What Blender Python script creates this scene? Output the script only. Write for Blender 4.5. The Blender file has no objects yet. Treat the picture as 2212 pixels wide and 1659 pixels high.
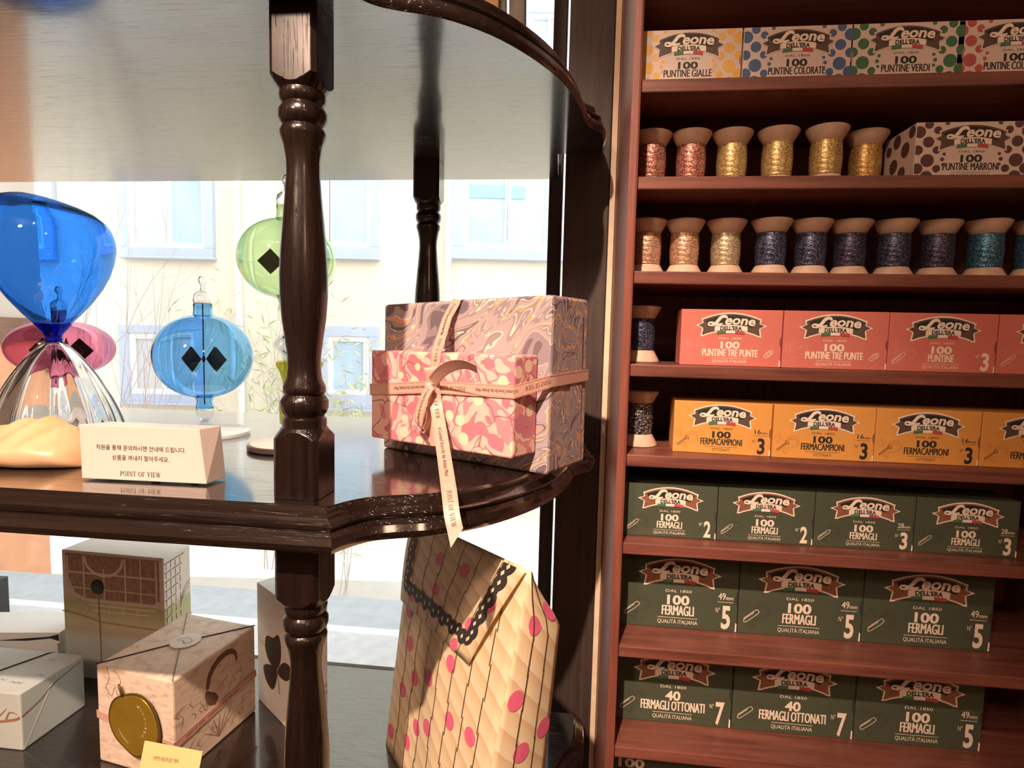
import bpy, bmesh, math, random
from mathutils import Vector, Matrix
from math import pi, sin, cos, radians as RAD, sqrt, atan2
random.seed(7)
SC = bpy.context.scene
COL = SC.collection

# ------------------------------------------------------------------ camera
FPX, CX, CY = 1250.0, 1106.0, 829.5
AX = Vector((0.99357638, -0.0329327, -0.10826544))      # world axes seen from the lens (right, up, forward)
AY = Vector((0.11061065, 0.0805614, 0.99059333))
AZ = Vector((0.0239009, 0.99620545, -0.08368661))
CAM = Vector((0, 0, 1.35))
cd = bpy.data.cameras.new('camera'); cam = bpy.data.objects.new('camera', cd); COL.objects.link(cam)
cd.sensor_fit = 'HORIZONTAL'; cd.sensor_width = 36; cd.lens = FPX / 2212 * 36; cd.clip_start = .02; cd.clip_end = 100
R = Matrix((AX, AY, AZ))
cam.matrix_world = Matrix.Translation(CAM) @ (R @ Matrix(((1, 0, 0), (0, 1, 0), (0, 0, -1)))).to_4x4()
SC.camera = cam

def sight(px, py): return R @ Vector(((px - CX) / FPX, -(py - CY) / FPX, 1))
def at_z(px, py, z): d = sight(px, py); return CAM + d * ((z - CAM.z) / d.z)
def at_y(px, py, y): d = sight(px, py); return CAM + d * (y / d.y)
def at_pl(px, py, p0, n): d = sight(px, py); return CAM + d * ((p0 - CAM).dot(n) / d.dot(n))

# ------------------------------------------------------------------ sky, lamps, exposure
SC.view_settings.view_transform = 'Standard'; SC.view_settings.look = 'None'
SC.view_settings.exposure = 0; SC.view_settings.gamma = 1; SC.view_settings.use_curve_mapping = False
W = bpy.data.worlds.new('overcast_sky'); SC.world = W; W.use_nodes = True
W.node_tree.nodes['Background'].inputs[0].default_value = (.96, .98, 1, 1)
W.node_tree.nodes['Background'].inputs[1].default_value = 3.9

def lamp(name, typ, loc, power, color, target=None, **kw):
    l = bpy.data.lights.new(name, typ); l.energy = power; l.color = color
    for k, v in kw.items(): setattr(l, k, v)
    o = bpy.data.objects.new(name, l); COL.objects.link(o); o.location = loc
    if target is not None: o.rotation_euler = (Vector(target) - Vector(loc)).to_track_quat('-Z', 'Y').to_euler()
    return o
SPOT = Vector((-.30, -.72, 2.62))
lamp('ceiling_spot_light', 'SPOT', SPOT, 335, (1, .74, .57), (-.31, .72, 1.08), spot_size=RAD(47), spot_blend=.95, shadow_soft_size=.02)
lamp('warm_fill_light', 'POINT', (-.9, -1.2, 2.4), 66, (1, .68, .50), shadow_soft_size=.12)  # added fill, no such lamp known: lifts the shadows from behind the camera
lamp('warm_fill_light', 'POINT', (1.1, -1.6, 2.2), 14, (1, .62, .42), shadow_soft_size=.12)  # weaker added fill on the right, brightens the cabinet shelves

# ------------------------------------------------------------------ materials
def lin(c):
    c = c / 255
    return c / 12.92 if c <= .04045 else ((c + .055) / 1.055) ** 2.4
def rgb(r, g, b): return (lin(r), lin(g), lin(b), 1)
class NT:
    def __init__(s, name):
        s.m = bpy.data.materials.new(name); s.m.use_nodes = True; s.t = s.m.node_tree; s.t.nodes.clear()
        s.out = s.n('ShaderNodeOutputMaterial')
    def n(s, typ, **kw):
        nd = s.t.nodes.new(typ)
        for k, v in kw.items():
            if k.startswith('i_'):
                nd.inputs[k[2:].replace('_', ' ')].default_value = v
            else: setattr(nd, k, v)
        return nd
    def l(s, a, b): s.t.links.new(a, b)
    def ramp(s, fac, stops, interp='LINEAR'):
        r = s.n('ShaderNodeValToRGB'); r.color_ramp.interpolation = interp
        e = r.color_ramp.elements
        while len(e) < len(stops): e.new(.5)
        for k, (p, c) in enumerate(stops): e[k].position = p; e[k].color = c
        s.l(fac, r.inputs[0]); return r.outputs[0]
    def coord(s, scale=(1, 1, 1), kind='Object', rot=(0, 0, 0)):
        tc = s.n('ShaderNodeTexCoord'); mp = s.n('ShaderNodeMapping')
        mp.inputs['Scale'].default_value = scale; mp.inputs['Rotation'].default_value = rot
        s.l(tc.outputs[kind], mp.inputs[0]); return mp.outputs[0]
    def princ(s, color=None, rough=.5, **kw):
        p = s.n('ShaderNodeBsdfPrincipled'); p.inputs['Roughness'].default_value = rough
        if color is not None:
            if isinstance(color, tuple): p.inputs['Base Color'].default_value = color
            else: s.l(color, p.inputs['Base Color'])
        for k, v in kw.items(): p.inputs[k.replace('_', ' ')].default_value = v
        s.l(p.outputs[0], s.out.inputs[0]); return p
    def bump(s, p, h, strength=.3, dist=.001):
        b = s.n('ShaderNodeBump'); b.inputs['Strength'].default_value = strength; b.inputs['Distance'].default_value = dist
        s.l(h, b.inputs['Height']); s.l(b.outputs[0], p.inputs['Normal'])

def plain(name, c, rough=.6, var=.08, scale=40, **kw):
    t = NT(name); nz = t.n('ShaderNodeTexNoise', i_Scale=scale, i_Detail=3.0); t.l(t.coord(), nz.inputs['Vector'])
    a = tuple(x * (1 - var) for x in c[:3]) + (1,); b = tuple(min(1, x * (1 + var)) for x in c[:3]) + (1,)
    t.princ(t.ramp(nz.outputs['Fac'], [(.3, a), (.7, b)]), rough, **kw); return t.m

def wood(name, dark, light, rough, scale=(3, 60, 60), bumpy=.25, fine=1, **kw):
    t = NT(name); co = t.coord(scale)
    n1 = t.n('ShaderNodeTexNoise', i_Scale=2.2 * fine, i_Detail=6.0, i_Roughness=.62); t.l(co, n1.inputs['Vector'])
    n2 = t.n('ShaderNodeTexNoise', i_Scale=9.0 * fine, i_Detail=2.0); t.l(co, n2.inputs['Vector'])
    p = t.princ(t.ramp(n1.outputs['Fac'], [(.3, dark), (.72, light)]), rough, **kw)
    pores = t.ramp(n2.outputs['Fac'], [(.28, (0, 0, 0, 1)), (.42, (1, 1, 1, 1))])
    t.bump(p, pores, bumpy, .0006); return t.m

M = {}
EB0, EB1 = (.006, .0032, .0026, 1), (.018, .0095, .0072, 1)
M['ebony_x'] = wood('dark_stained_oak', EB0, EB1, .2, (2.2, 60, 60), .6, IOR=1.65, Coat_Weight=1.0, Coat_Roughness=.10, Coat_IOR=1.6)
M['ebony_z'] = wood('dark_stained_oak_upright', EB0, EB1, .24, (70, 70, 3), .3, Specular_IOR_Level=.5, Coat_Weight=.25, Coat_Roughness=.1)
M['frame_z'] = wood('dark_window_frame_wood', (.04, .024, .019, 1), (.085, .055, .045, 1), .5, (60, 60, 3), .2)
M['cab_x'] = wood('reddish_walnut', (.115, .037, .026, 1), (.26, .086, .058, 1), .42, (3, 40, 55), .12)
M['cab_z'] = wood('reddish_walnut_upright', (.145, .043, .029, 1), (.29, .09, .06, 1), .40, (45, 45, 2.5), .12)
M['trim'] = plain('pale_peach_trim', (.90, .68, .48, 1), .5)
M['wall_in'] = plain('warm_plaster', (.34, .24, .17, 1), .8)
M['floor'] = wood('floor_boards', (.09, .045, .025, 1), (.2, .11, .06, 1), .4, (2, 20, 20))
M['ceil'] = plain('ceiling_plaster', (.4, .33, .27, 1), .9)
M['black'] = plain('black_ink', (.012, .01, .01, 1), .6)
M['iron'] = plain('blackened_metal', (.02, .018, .017, 1), .4)
M['paper_white'] = plain('white_paper', (.83, .80, .76, 1), .7, .02)
M['cream_ink'] = plain('cream_ink', (.86, .72, .58, 1), .6, .02)
M['brown_ink'] = plain('brown_ink', (.10, .045, .03, 1), .6)
M['rust_ink'] = plain('rust_ink', (.26, .10, .055, 1), .6)
M['dark_ink'] = plain('dark_green_black_ink', (.020, .020, .016, 1), .6)
M['tail_ink'] = plain('grey_brown_ink', (.10, .064, .047, 1), .6)
M['flag_green'] = plain('green_ink', (.06, .19, .085, 1), .6)
M['flag_white'] = plain('white_ink', (.85, .74, .66, 1), .6)
M['flag_red'] = plain('red_ink', (.50, .07, .07, 1), .6)
M['beech'] = plain('pale_beech_wood', (.66, .46, .33, 1), .55, .1, 90)
M['card'] = plain('peach_white_acrylic', (.63, .535, .475, 1), .35, .01)
M['grey_text'] = plain('grey_brown_text', (.07, .05, .045, 1), .6)

def tinted(name, col, rough=.02, ior=1.45, bump=0):
    t = NT(name); tr = t.n('ShaderNodeBsdfTransparent'); tr.inputs[0].default_value = col
    gl = t.n('ShaderNodeBsdfGlossy'); gl.inputs['Roughness'].default_value = rough
    lw = t.n('ShaderNodeLayerWeight'); lw.inputs['Blend'].default_value = .5     # Schlick reflectance, equal on both sides of a thin wall
    pw = t.n('ShaderNodeMath', operation='POWER'); pw.inputs[1].default_value = 4.5; t.l(lw.outputs['Facing'], pw.inputs[0])
    fr = t.n('ShaderNodeMath', operation='MULTIPLY_ADD'); r0 = ((ior - 1) / (ior + 1)) ** 2; fr.inputs[1].default_value = (1 - r0) * .8; fr.inputs[2].default_value = r0; t.l(pw.outputs[0], fr.inputs[0])
    mx = t.n('ShaderNodeMixShader'); t.l(fr.outputs[0], mx.inputs[0]); t.l(tr.outputs[0], mx.inputs[1]); t.l(gl.outputs[0], mx.inputs[2])
    if bump:
        nz = t.n('ShaderNodeTexNoise', i_Scale=18.0, i_Detail=2.0); t.l(t.coord(), nz.inputs['Vector'])
        b = t.n('ShaderNodeBump'); b.inputs['Strength'].default_value = bump; b.inputs['Distance'].default_value = .004
        t.l(nz.outputs['Fac'], b.inputs['Height']); t.l(b.outputs[0], gl.inputs['Normal'])
    t.l(mx.outputs[0], t.out.inputs[0]); return t.m
M['g_blue'] = tinted('cobalt_blown_glass', (.27, .55, .98, 1), .03, 1.5, .25)
M['g_cobalt'] = tinted('deep_cobalt_glass', (.10, .16, .85, 1), .03, 1.5)
M['g_sky'] = tinted('sky_blue_glass', (.52, .76, .97, 1))
M['g_pink'] = tinted('plum_pink_glass', (.87, .55, .66, 1))
M['g_green'] = tinted('pale_green_glass', (.78, .90, .70, 1))
M['g_olive'] = tinted('olive_yellow_glass', (.66, .64, .12, 1))
M['g_clear'] = tinted('clear_lamp_glass', (.93, .94, .95, 1))
M['g_pane'] = tinted('window_glass', (.985, .995, .99, 1), .0, 1.35)
t = NT('clear_ribbed_glass'); g = t.n('ShaderNodeBsdfGlass'); g.inputs['IOR'].default_value = 1.42; g.inputs['Roughness'].default_value = .0
g.inputs['Color'].default_value = (.98, .98, .98, 1); t.l(g.outputs[0], t.out.inputs[0]); M['g_thick'] = t.m

def shell_glass(name, col, ior=1.45):
    t = NT(name); g = t.n('ShaderNodeBsdfGlass'); g.inputs['IOR'].default_value = ior; g.inputs['Roughness'].default_value = 0
    g.inputs['Color'].default_value = col; t.l(g.outputs[0], t.out.inputs[0]); return t.m
M['s_sky'] = shell_glass('sky_blue_blown_glass', (.66, .85, .985, 1)); M['s_pink'] = shell_glass('plum_pink_blown_glass', (.90, .66, .76, 1))
M['s_green'] = shell_glass('pale_green_blown_glass', (.88, .95, .82, 1)); M['s_blue'] = shell_glass('cobalt_blue_blown_glass', (.44, .70, .99, 1)); M['s_clear'] = shell_glass('clear_lamp_blown_glass', (.99, .99, .99, 1))
def marble_swirl():
    t = NT('grey_orange_marbled_paper'); co = t.coord((1, 1, 1.0), rot=(0, RAD(38), 0))
    n0 = t.n('ShaderNodeTexNoise', i_Scale=9.0, i_Detail=1.5, i_Distortion=.2); t.l(co, n0.inputs['Vector'])
    mx = t.n('ShaderNodeVectorMath', operation='MULTIPLY_ADD'); mx.inputs[1].default_value = (.09, .09, .09)
    t.l(n0.outputs['Color'], mx.inputs[0]); t.l(co, mx.inputs[2])
    mp = t.n('ShaderNodeMapping'); mp.inputs['Scale'].default_value = (.30, 1, 1.15); t.l(mx.outputs[0], mp.inputs[0])
    n1 = t.n('ShaderNodeTexNoise', i_Scale=31.0, i_Detail=1.8, i_Roughness=.5, i_Distortion=.55); t.l(mp.outputs[0], n1.inputs['Vector'])
    gr, g2, orr, cr, dk = (.30, .235, .25, 1), (.40, .32, .33, 1), (.70, .33, .17, 1), (.76, .56, .44, 1), (.17, .13, .15, 1)
    c = t.ramp(n1.outputs['Fac'], [(0, dk), (.30, gr), (.36, cr), (.37, g2), (.43, gr), (.455, cr), (.465, gr), (.49, orr), (.515, cr), (.525, g2), (.56, gr), (.575, cr), (.585, dk), (.61, g2), (.65, orr), (.68, cr), (.69, g2), (.75, dk)], 'CONSTANT')
    t.princ(c, .55); return t.m
def marble_pink():
    t = NT('pink_stone_marbled_paper'); co = t.coord()
    n0 = t.n('ShaderNodeTexNoise', i_Scale=24.0, i_Detail=2.0); t.l(co, n0.inputs['Vector'])
    mx = t.n('ShaderNodeVectorMath', operation='MULTIPLY_ADD'); mx.inputs[1].default_value = (.035, .035, .035)
    t.l(n0.outputs['Color'], mx.inputs[0]); t.l(co, mx.inputs[2])
    n1 = t.n('ShaderNodeTexNoise', i_Scale=19.0, i_Detail=.6, i_Distortion=.9); t.l(mx.outputs[0], n1.inputs['Vector'])
    base = t.ramp(n1.outputs['Fac'], [(0, (.58, .20, .23, 1)), (.36, (.86, .50, .43, 1)), (.49, (.74, .27, .30, 1)), (.56, (.87, .53, .45, 1)), (.64, (.62, .21, .25, 1))], 'CONSTANT')
    def layer(prev, vec, scale, lo, hi, col, feature='F1'):
        v = t.n('ShaderNodeTexVoronoi', feature=feature); v.inputs['Scale'].default_value = scale; t.l(vec, v.inputs['Vector'])
        f = t.ramp(v.outputs['Distance'], [(lo, (1, 1, 1, 1)), (hi, (0, 0, 0, 1))])
        m = t.n('ShaderNodeMix', data_type='RGBA'); t.l(f, m.inputs[0]); t.l(prev, m.inputs[6]); m.inputs[7].default_value = col; return m.outputs[2]
    c = layer(base, mx.outputs[0], 24, .002, .022, (.30, .09, .10, 1), 'DISTANCE_TO_EDGE')
    c = layer(c, mx.outputs[0], 36, .33, .35, (.62, .20, .25, 1))
    c = layer(c, co, 38, .26, .28, (.88, .66, .46, 1))
    t.princ(c, .5); return t.m
M['swirl'] = marble_swirl(); M['pinkstone'] = marble_pink()

def glitter(name, c1, c2, spark, scale=900, amount=.55):
    t = NT(name); co = t.coord((1, 1, 2.2))
    v = t.n('ShaderNodeTexVoronoi'); v.inputs['Scale'].default_value = scale; t.l(co, v.inputs['Vector'])
    sp = t.n('ShaderNodeSeparateColor'); t.l(v.outputs['Color'], sp.inputs[0])
    c = t.ramp(sp.outputs[0], [(0, c1), (amount, c2), (.8, spark)])
    p = t.princ(c, .42, Metallic=.6)
    b = t.n('ShaderNodeBump'); b.inputs['Strength'].default_value = 1; b.inputs['Distance'].default_value = .0025
    t.l(sp.outputs[1], b.inputs['Height']); t.l(b.outputs[0], p.inputs['Normal']); return t.m

# ------------------------------------------------------------------ mesh builder and object helpers
class MB:
    def __init__(s): s.v = []; s.f = []; s.mi = []; s.cur = 0
    def add(s, vs, fs):
        o = len(s.v); s.v += [tuple(p) for p in vs]; s.f += [tuple(i + o for i in f) for f in fs]; s.mi += [s.cur] * len(fs); return s
    def box(s, x0, x1, y0, y1, z0, z1):
        return s.add([(x0, y0, z0), (x1, y0, z0), (x1, y1, z0), (x0, y1, z0), (x0, y0, z1), (x1, y0, z1), (x1, y1, z1), (x0, y1, z1)],
                     [(0, 3, 2, 1), (4, 5, 6, 7), (0, 1, 5, 4), (1, 2, 6, 5), (2, 3, 7, 6), (3, 0, 4, 7)])
    def hexa(s, b, t):                                   # four bottom, four top corners, counter-clockwise from above
        return s.add(list(b) + list(t), [(0, 3, 2, 1), (4, 5, 6, 7), (0, 1, 5, 4), (1, 2, 6, 5), (2, 3, 7, 6), (3, 0, 4, 7)])
    def stack(s, loops, cap0=True, cap1=True):           # loops of equal length joined into a skin
        n = len(loops[0]); o = []
        for lp in loops: o += list(lp)
        fs = []
        for k in range(len(loops) - 1):
            for i in range(n):
                j = (i + 1) % n; fs.append((k * n + i, k * n + j, (k + 1) * n + j, (k + 1) * n + i))
        if cap0: fs.append(tuple(range(n - 1, -1, -1)))
        if cap1: fs.append(tuple((len(loops) - 1) * n + i for i in range(n)))
        return s.add(o, fs)
    def lathe(s, prof, c=(0, 0, 0), seg=48, cap0=True, cap1=True, rad=None, sq=None):
        loops = []
        for k, (r, z) in enumerate(prof):
            lp = []
            for i in range(seg):
                a = 2 * pi * i / seg; rr = r * (rad(a, k, z) if rad else 1)
                lp.append((c[0] + rr * cos(a), c[1] + rr * sin(a), c[2] + z))
            loops.append(lp)
        return s.stack(loops, cap0, cap1)
    def tube(s, pts, r, seg=8, closed=False):
        pts = [Vector(p) for p in pts]; n = len(pts); loops = []
        for i, p in enumerate(pts):
            a = pts[(i - 1) % n] if (i or closed) else pts[0]; b = pts[(i + 1) % n] if (i < n - 1 or closed) else pts[-1]
            d = (b - a).normalized(); u = d.orthogonal().normalized() if i == 0 else (u - d * u.dot(d)).normalized()
            w = d.cross(u); rr = r[i] if isinstance(r, (list, tuple)) else r
            loops.append([p + (u * cos(2 * pi * k / seg) + w * sin(2 * pi * k / seg)) * rr for k in range(seg)])
        if closed: loops.append(loops[0])
        return s.stack(loops, not closed, not closed)
    def strip(s, a, b):                                  # single-sided strip between two point rows
        n = len(a); return s.add(list(a) + list(b), [(i, i + 1, n + i + 1, n + i) for i in range(n - 1)])
    def slab(s, a, b, nrm, th):                          # strip with thickness along the given normals
        n = len(a); q = [(Vector(a[i]), Vector(b[i]), Vector(b[i]) - Vector(nrm[i]) * th, Vector(a[i]) - Vector(nrm[i]) * th) for i in range(n)]
        return s.stack(q)
    def poly(s, pts): return s.add(pts, [tuple(range(len(pts)))])
    def build(s, name, mats, parent=None, loc=None, rotz=0, smooth=False, bevel=0, sub=0, auto=None):
        me = bpy.data.meshes.new(name); me.from_pydata(s.v, [], s.f)
        for m in (mats if isinstance(mats, (list, tuple)) else [mats]): me.materials.append(M[m] if isinstance(m, str) else m)
        me.polygons.foreach_set('material_index', s.mi); me.update()
        bm = bmesh.new(); bm.from_mesh(me)
        if not getattr(s, 'flat', False): bmesh.ops.recalc_face_normals(bm, faces=bm.faces)
        bm.to_mesh(me); bm.free()
        if smooth:
            me.polygons.foreach_set('use_smooth', [True] * len(me.polygons))
            if auto: me.set_sharp_from_angle(angle=RAD(auto))
        o = bpy.data.objects.new(name, me); COL.objects.link(o)
        if parent: o.parent = parent
        if loc: o.location = loc
        if rotz: o.rotation_euler.z = rotz
        if bevel:
            b = o.modifiers.new('bevel', 'BEVEL'); b.width = bevel; b.segments = 2; b.limit_method = 'ANGLE'; b.angle_limit = RAD(40)
        if sub:
            d = o.modifiers.new('smooth', 'SUBSURF'); d.levels = sub; d.render_levels = sub
        return o
def tag(o, label=None, cat=None, group=None, kind=None):
    for k, v in (('label', label), ('category', cat), ('group', group), ('kind', kind)):
        if v: o[k] = v
    return o
def thing(name, label, cat, loc=(0, 0, 0), rotz=0, group=None, kind=None):
    o = bpy.data.objects.new(name, None); COL.objects.link(o); o.empty_display_size = .02
    o.location = loc; o.rotation_euler.z = rotz; return tag(o, label, cat, group, kind)
def copy_tree(o, parent=None):
    c = o.copy(); COL.objects.link(c)
    if parent: c.parent = parent
    for ch in list(o.children): copy_tree(ch, c)
    return c
def flat(): b = MB(); b.flat = True; return b

# ------------------------------------------------------------------ lettering
_T = {}
def glyphs(s, bold=0.0):
    if (s, bold) not in _T:
        c = bpy.data.curves.new('t', 'FONT'); c.body = s; c.size = 1; c.offset = bold; c.resolution_u = 3
        o = bpy.data.objects.new('t', c); COL.objects.link(o)
        dg = bpy.context.evaluated_depsgraph_get(); ev = o.evaluated_get(dg); me = ev.to_mesh()
        vs = [(v.co.x / .682, v.co.y / .682) for v in me.vertices]; fs = [tuple(p.vertices) for p in me.polygons]
        ev.to_mesh_clear(); bpy.data.objects.remove(o); bpy.data.curves.remove(c)
        x0 = min(v[0] for v in vs); x1 = max(v[0] for v in vs)
        _T[(s, bold)] = ([(x - x0, y) for x, y in vs], fs, x1 - x0)
    return _T[(s, bold)]
_K = [0]
def lifted(fn, u0, v0, k=None):
    """fn raised a few microns along its normal, so that overlapping prints never share a plane"""
    if k is None: _K[0] = (_K[0] + 1) % 7; k = _K[0]
    p = Vector(fn(u0, v0)); a = Vector(fn(u0 + .002, v0)) - p; b = Vector(fn(u0, v0 + .002)) - p; n = a.cross(b)
    n = n.normalized() * (k * 6e-6) if n.length > 1e-12 else Vector()
    return lambda u, v: tuple(Vector(fn(u, v)) + n)
def put(mb, s, fn, x, y, h, w=None, bold=.0, align='c', shear=0, warp=None):
    """s set in a box of height h and width w around x on the baseline y; fn(u, v) puts it on a surface"""
    if bold and bold < .03:                               # heavier by setting it twice, side by side
        d = bold * h * 1.3
        put(mb, s, fn, x - d, y, h, w, 0, align, shear, warp); put(mb, s, fn, x + d, y, h, w, 0, align, shear, warp); return
    fn = lifted(fn, x, y)
    vs, fs, tw = glyphs(s, bold)
    kx = w / tw if w else h; W_ = kx * tw
    x0 = x - (W_ / 2 if align == 'c' else W_ if align == 'r' else 0)
    out = []
    for a, b in vs:
        u = x0 + a * kx + b * h * shear; v = y + b * h
        if warp: v += warp(u)
        out.append(fn(u, v))
    mb.add(out, fs)
def ring2(cx, cy, rx, ry, wx, wy, n=20, a0=0, a1=2 * pi):
    o = []; f = []
    for i in range(n + 1):
        a = a0 + (a1 - a0) * i / n
        o += [(cx + rx * cos(a), cy + ry * sin(a)), (cx + (rx - wx) * cos(a), cy + (ry - wy) * sin(a))]
    for i in range(n): f.append((2 * i, 2 * i + 2, 2 * i + 3, 2 * i + 1))
    return o, f
def bar2(p, q, w):                                        # sheared bar, horizontal thickness w
    return [(p[0] - w / 2, p[1]), (p[0] + w / 2, p[1]), (q[0] + w / 2, q[1]), (q[0] - w / 2, q[1])], [(0, 1, 2, 3)]
def rect2(x0, y0, x1, y1): return [(x0, y0), (x1, y0), (x1, y1), (x0, y1)], [(0, 1, 2, 3)]
T_, t_, S_ = .15, .055, .05
def serif(xc, y, w=.34): return rect2(xc - w / 2, y, xc + w / 2, y + S_)
SERIF = {
 'P': (.68, [rect2(.12, 0, .12 + T_, 1), serif(.2, 0), serif(.16, .95, .2), ring2(.26, .73, .38, .27, .14, .05, 14, -pi / 2, pi / 2), rect2(.2, .95, .27, 1), rect2(.2, .46, .27, .51)]),
 'O': (.92, [ring2(.46, .5, .42, .52, .15, .05, 28)]),
 'I': (.42, [rect2(.135, 0, .135 + T_, 1), serif(.21, 0), serif(.21, .95)]),
 'N': (.95, [rect2(.16, 0, .16 + t_, 1), rect2(.78, 0, .78 + t_, 1), bar2((.76, 0), (.17, 1), T_ * 1.25), serif(.19, 0, .28), serif(.81, .95, .28), serif(.1, .95, .16)]),
 'T': (.78, [rect2(.315, 0, .315 + T_, 1), rect2(.03, .94, .75, 1), rect2(.03, .76, .075, .96), rect2(.705, .76, .75, .96), serif(.39, 0)]),
 'F': (.68, [rect2(.12, 0, .12 + T_, 1), serif(.2, 0), rect2(.04, .94, .62, 1), rect2(.575, .76, .62, .96), rect2(.2, .48, .48, .53), rect2(.45, .4, .49, .61)]),
 'V': (.88, [bar2((.46, 0), (.18, 1), T_ * 1.1), bar2((.46, 0), (.72, 1), t_ * 1.1), serif(.18, .95, .32), serif(.72, .95, .26)]),
 'E': (.70, [rect2(.12, 0, .12 + T_, 1), rect2(.04, .94, .62, 1), rect2(.575, .76, .62, .96), rect2(.04, 0, .66, .06), rect2(.615, 0, .66, .24), rect2(.2, .48, .5, .53), rect2(.46, .4, .5, .61)]),
 'W': (1.25, [bar2((.4, 0), (.16, 1), T_), bar2((.4, 0), (.62, 1), t_), bar2((.84, 0), (.6, 1), T_), bar2((.84, 0), (1.07, 1), t_), serif(.16, .95, .28), serif(1.07, .95, .24), serif(.6, .95, .26)]),
 ' ': (.4, [])}
def put_serif(mb, s, fn, x, y, h, w=None, align='c', gap=.06):
    tot = sum(SERIF[c][0] + gap for c in s) - gap; kx = w / tot if w else h
    u = x - (tot * kx / 2 if align == 'c' else 0)
    for c in s:
        for vs, fs in SERIF[c][1]:
            mb.add([fn(u + a * kx, y + b * h) for a, b in vs], fs)
        u += (SERIF[c][0] + gap) * kx
def brush(mb, fn, pts, ws, n=6):                          # a pen stroke with changing width, Catmull-Rom through pts
    P = [Vector(p + (0,)) for p in pts]; Q = []; Wd = []
    for i in range(len(P) - 1):
        p0, p1, p2, p3 = P[max(i - 1, 0)], P[i], P[i + 1], P[min(i + 2, len(P) - 1)]
        for k in range(n + (1 if i == len(P) - 2 else 0)):
            q = k / n; Q.append(.5 * ((2 * p1) + (p2 - p0) * q + (2 * p0 - 5 * p1 + 4 * p2 - p3) * q * q + (3 * p1 - p0 - 3 * p2 + p3) * q ** 3)); Wd.append(ws[i] + (ws[i + 1] - ws[i]) * q)
    L = []; Rr = []
    for i, q in enumerate(Q):
        d = (Q[min(i + 1, len(Q) - 1)] - Q[max(i - 1, 0)]); d = d.normalized() if d.length > 1e-9 else Vector((1, 0, 0))
        nn = Vector((-d.y, d.x, 0)) * Wd[i] / 2; L.append(q + nn); Rr.append(q - nn)
    F = [lifted(fn, q.x, q.y, 1 + 14 * i / len(Q)) for i, q in enumerate(Q)]
    mb.strip([F[i](p.x, p.y) for i, p in enumerate(Rr)], [F[i](p.x, p.y) for i, p in enumerate(L)])
def clip(poly, x0, y0, x1, y1):
    for ax, lim, sg in ((0, x0, 1), (0, x1, -1), (1, y0, 1), (1, y1, -1)):
        out = []
        for i in range(len(poly)):
            a, b = poly[i - 1], poly[i]; da, db = sg * (a[ax] - lim), sg * (b[ax] - lim)
            if (da >= 0) != (db >= 0):
                k = da / (da - db); out.append((a[0] + (b[0] - a[0]) * k, a[1] + (b[1] - a[1]) * k))
            if db >= 0: out.append(b)
        poly = out
        if not poly: return []
    return poly
def disc2(cx, cy, rx, ry=None, n=20, rot=0):
    ry = ry or rx; return [(cx + rx * cos(a) * cos(rot) - ry * sin(a) * sin(rot), cy + rx * cos(a) * sin(rot) + ry * sin(a) * cos(rot)) for a in (2 * pi * i / n for i in range(n))]

def round2(pts, n=5):                                     # smooth closed outline through 2-D points
    P = [Vector(p) for p in pts]; m = len(P); out = []
    for i in range(m):
        p0, p1, p2, p3 = P[i - 1], P[i], P[(i + 1) % m], P[(i + 2) % m]
        for k in range(n):
            q = k / n; out.append(tuple(.5 * ((2 * p1) + (p2 - p0) * q + (2 * p0 - 5 * p1 + 4 * p2 - p3) * q * q + (3 * p1 - p0 - 3 * p2 + p3) * q ** 3)))
    return out
# ------------------------------------------------------------------ the room
def struct(name, mb, m, **kw): return tag(mb.build(name, m, **kw), kind='structure')
YB = 1.10                                                  # inner face of the window wall
struct('floor', MB().box(-2.6, 2.0, -2.6, 1.3, -.08, 0), 'floor')
struct('ceiling', MB().box(-2.6, 2.0, -2.6, 1.3, 2.8, 2.9), 'ceil')
struct('wall_left', MB().box(-2.7, -2.6, -2.7, 1.3, 0, 2.8), 'wall_in')
struct('wall_right', MB().box(2.0, 2.1, -2.7, 1.3, 0, 2.8), 'wall_in')
struct('wall_front', MB().box(-2.7, 2.1, -2.7, -2.6, 0, 2.8), 'wall_in')
XJ0, XJ1, XB0, XT1, XT2 = [at_y(p, 577, q).x for p, q in ((1181, YB), (1210, YB), (1215, .958), (1311, .958), (1323, .958))]
wb = MB(); wb.box(-2.6, -1.9, YB, YB + .2, 0, 2.8); wb.box(XT1, 2.0, YB + .01, YB + .2, 0, 2.8); wb.box(-1.9, XT1, YB, YB + .2, 2.45, 2.8); wb.box(-1.9, XT1, YB + .004, YB + .2, 0, .69)
struct('wall_back', wb, 'wall_in')
win = thing('window_1', None, None, (-.9, YB, .69), 0, kind='structure')
o = MB().box(.9 + XJ0, .9 + XJ1, .0, .05, .02, 1.76).build('window_jamb', 'frame_z', win, bevel=.002)
o = MB().box(-1.0, -.96, .0, .05, .02, 1.76).build('window_jamb', 'frame_z', win, bevel=.002)
o = MB().box(-.96, .9 + XJ0, .022, .028, .03, 1.76).build('glass_pane', 'g_pane', win)
M['rail'] = plain('white_window_rail', (.8, .82, .85, 1), .5)
M['sill'] = plain('grey_stone_sill', (.42, .45, .48, 1), .6)
o = MB().box(-1.0, .9 + XJ0, -.085, .05, .0, .030).build('bottom_rail', 'rail', win)
o = MB().box(-1.1, 1.0, .05, .22, -.03, .012).build('window_sill', 'sill', win)
o = MB().box(-1.0, .9 + XT1, .0, .05, 1.76, 1.8).build('window_head', 'frame_z', win)
struct('trim_1', MB().box(XB0, XT1 - .0005, .958, YB + .05, 0, 2.45), 'frame_z', bevel=.002)
struct('trim_2', MB().box(XT1, XT2, .952, YB, 0, 2.8), 'trim', bevel=.001)

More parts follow.
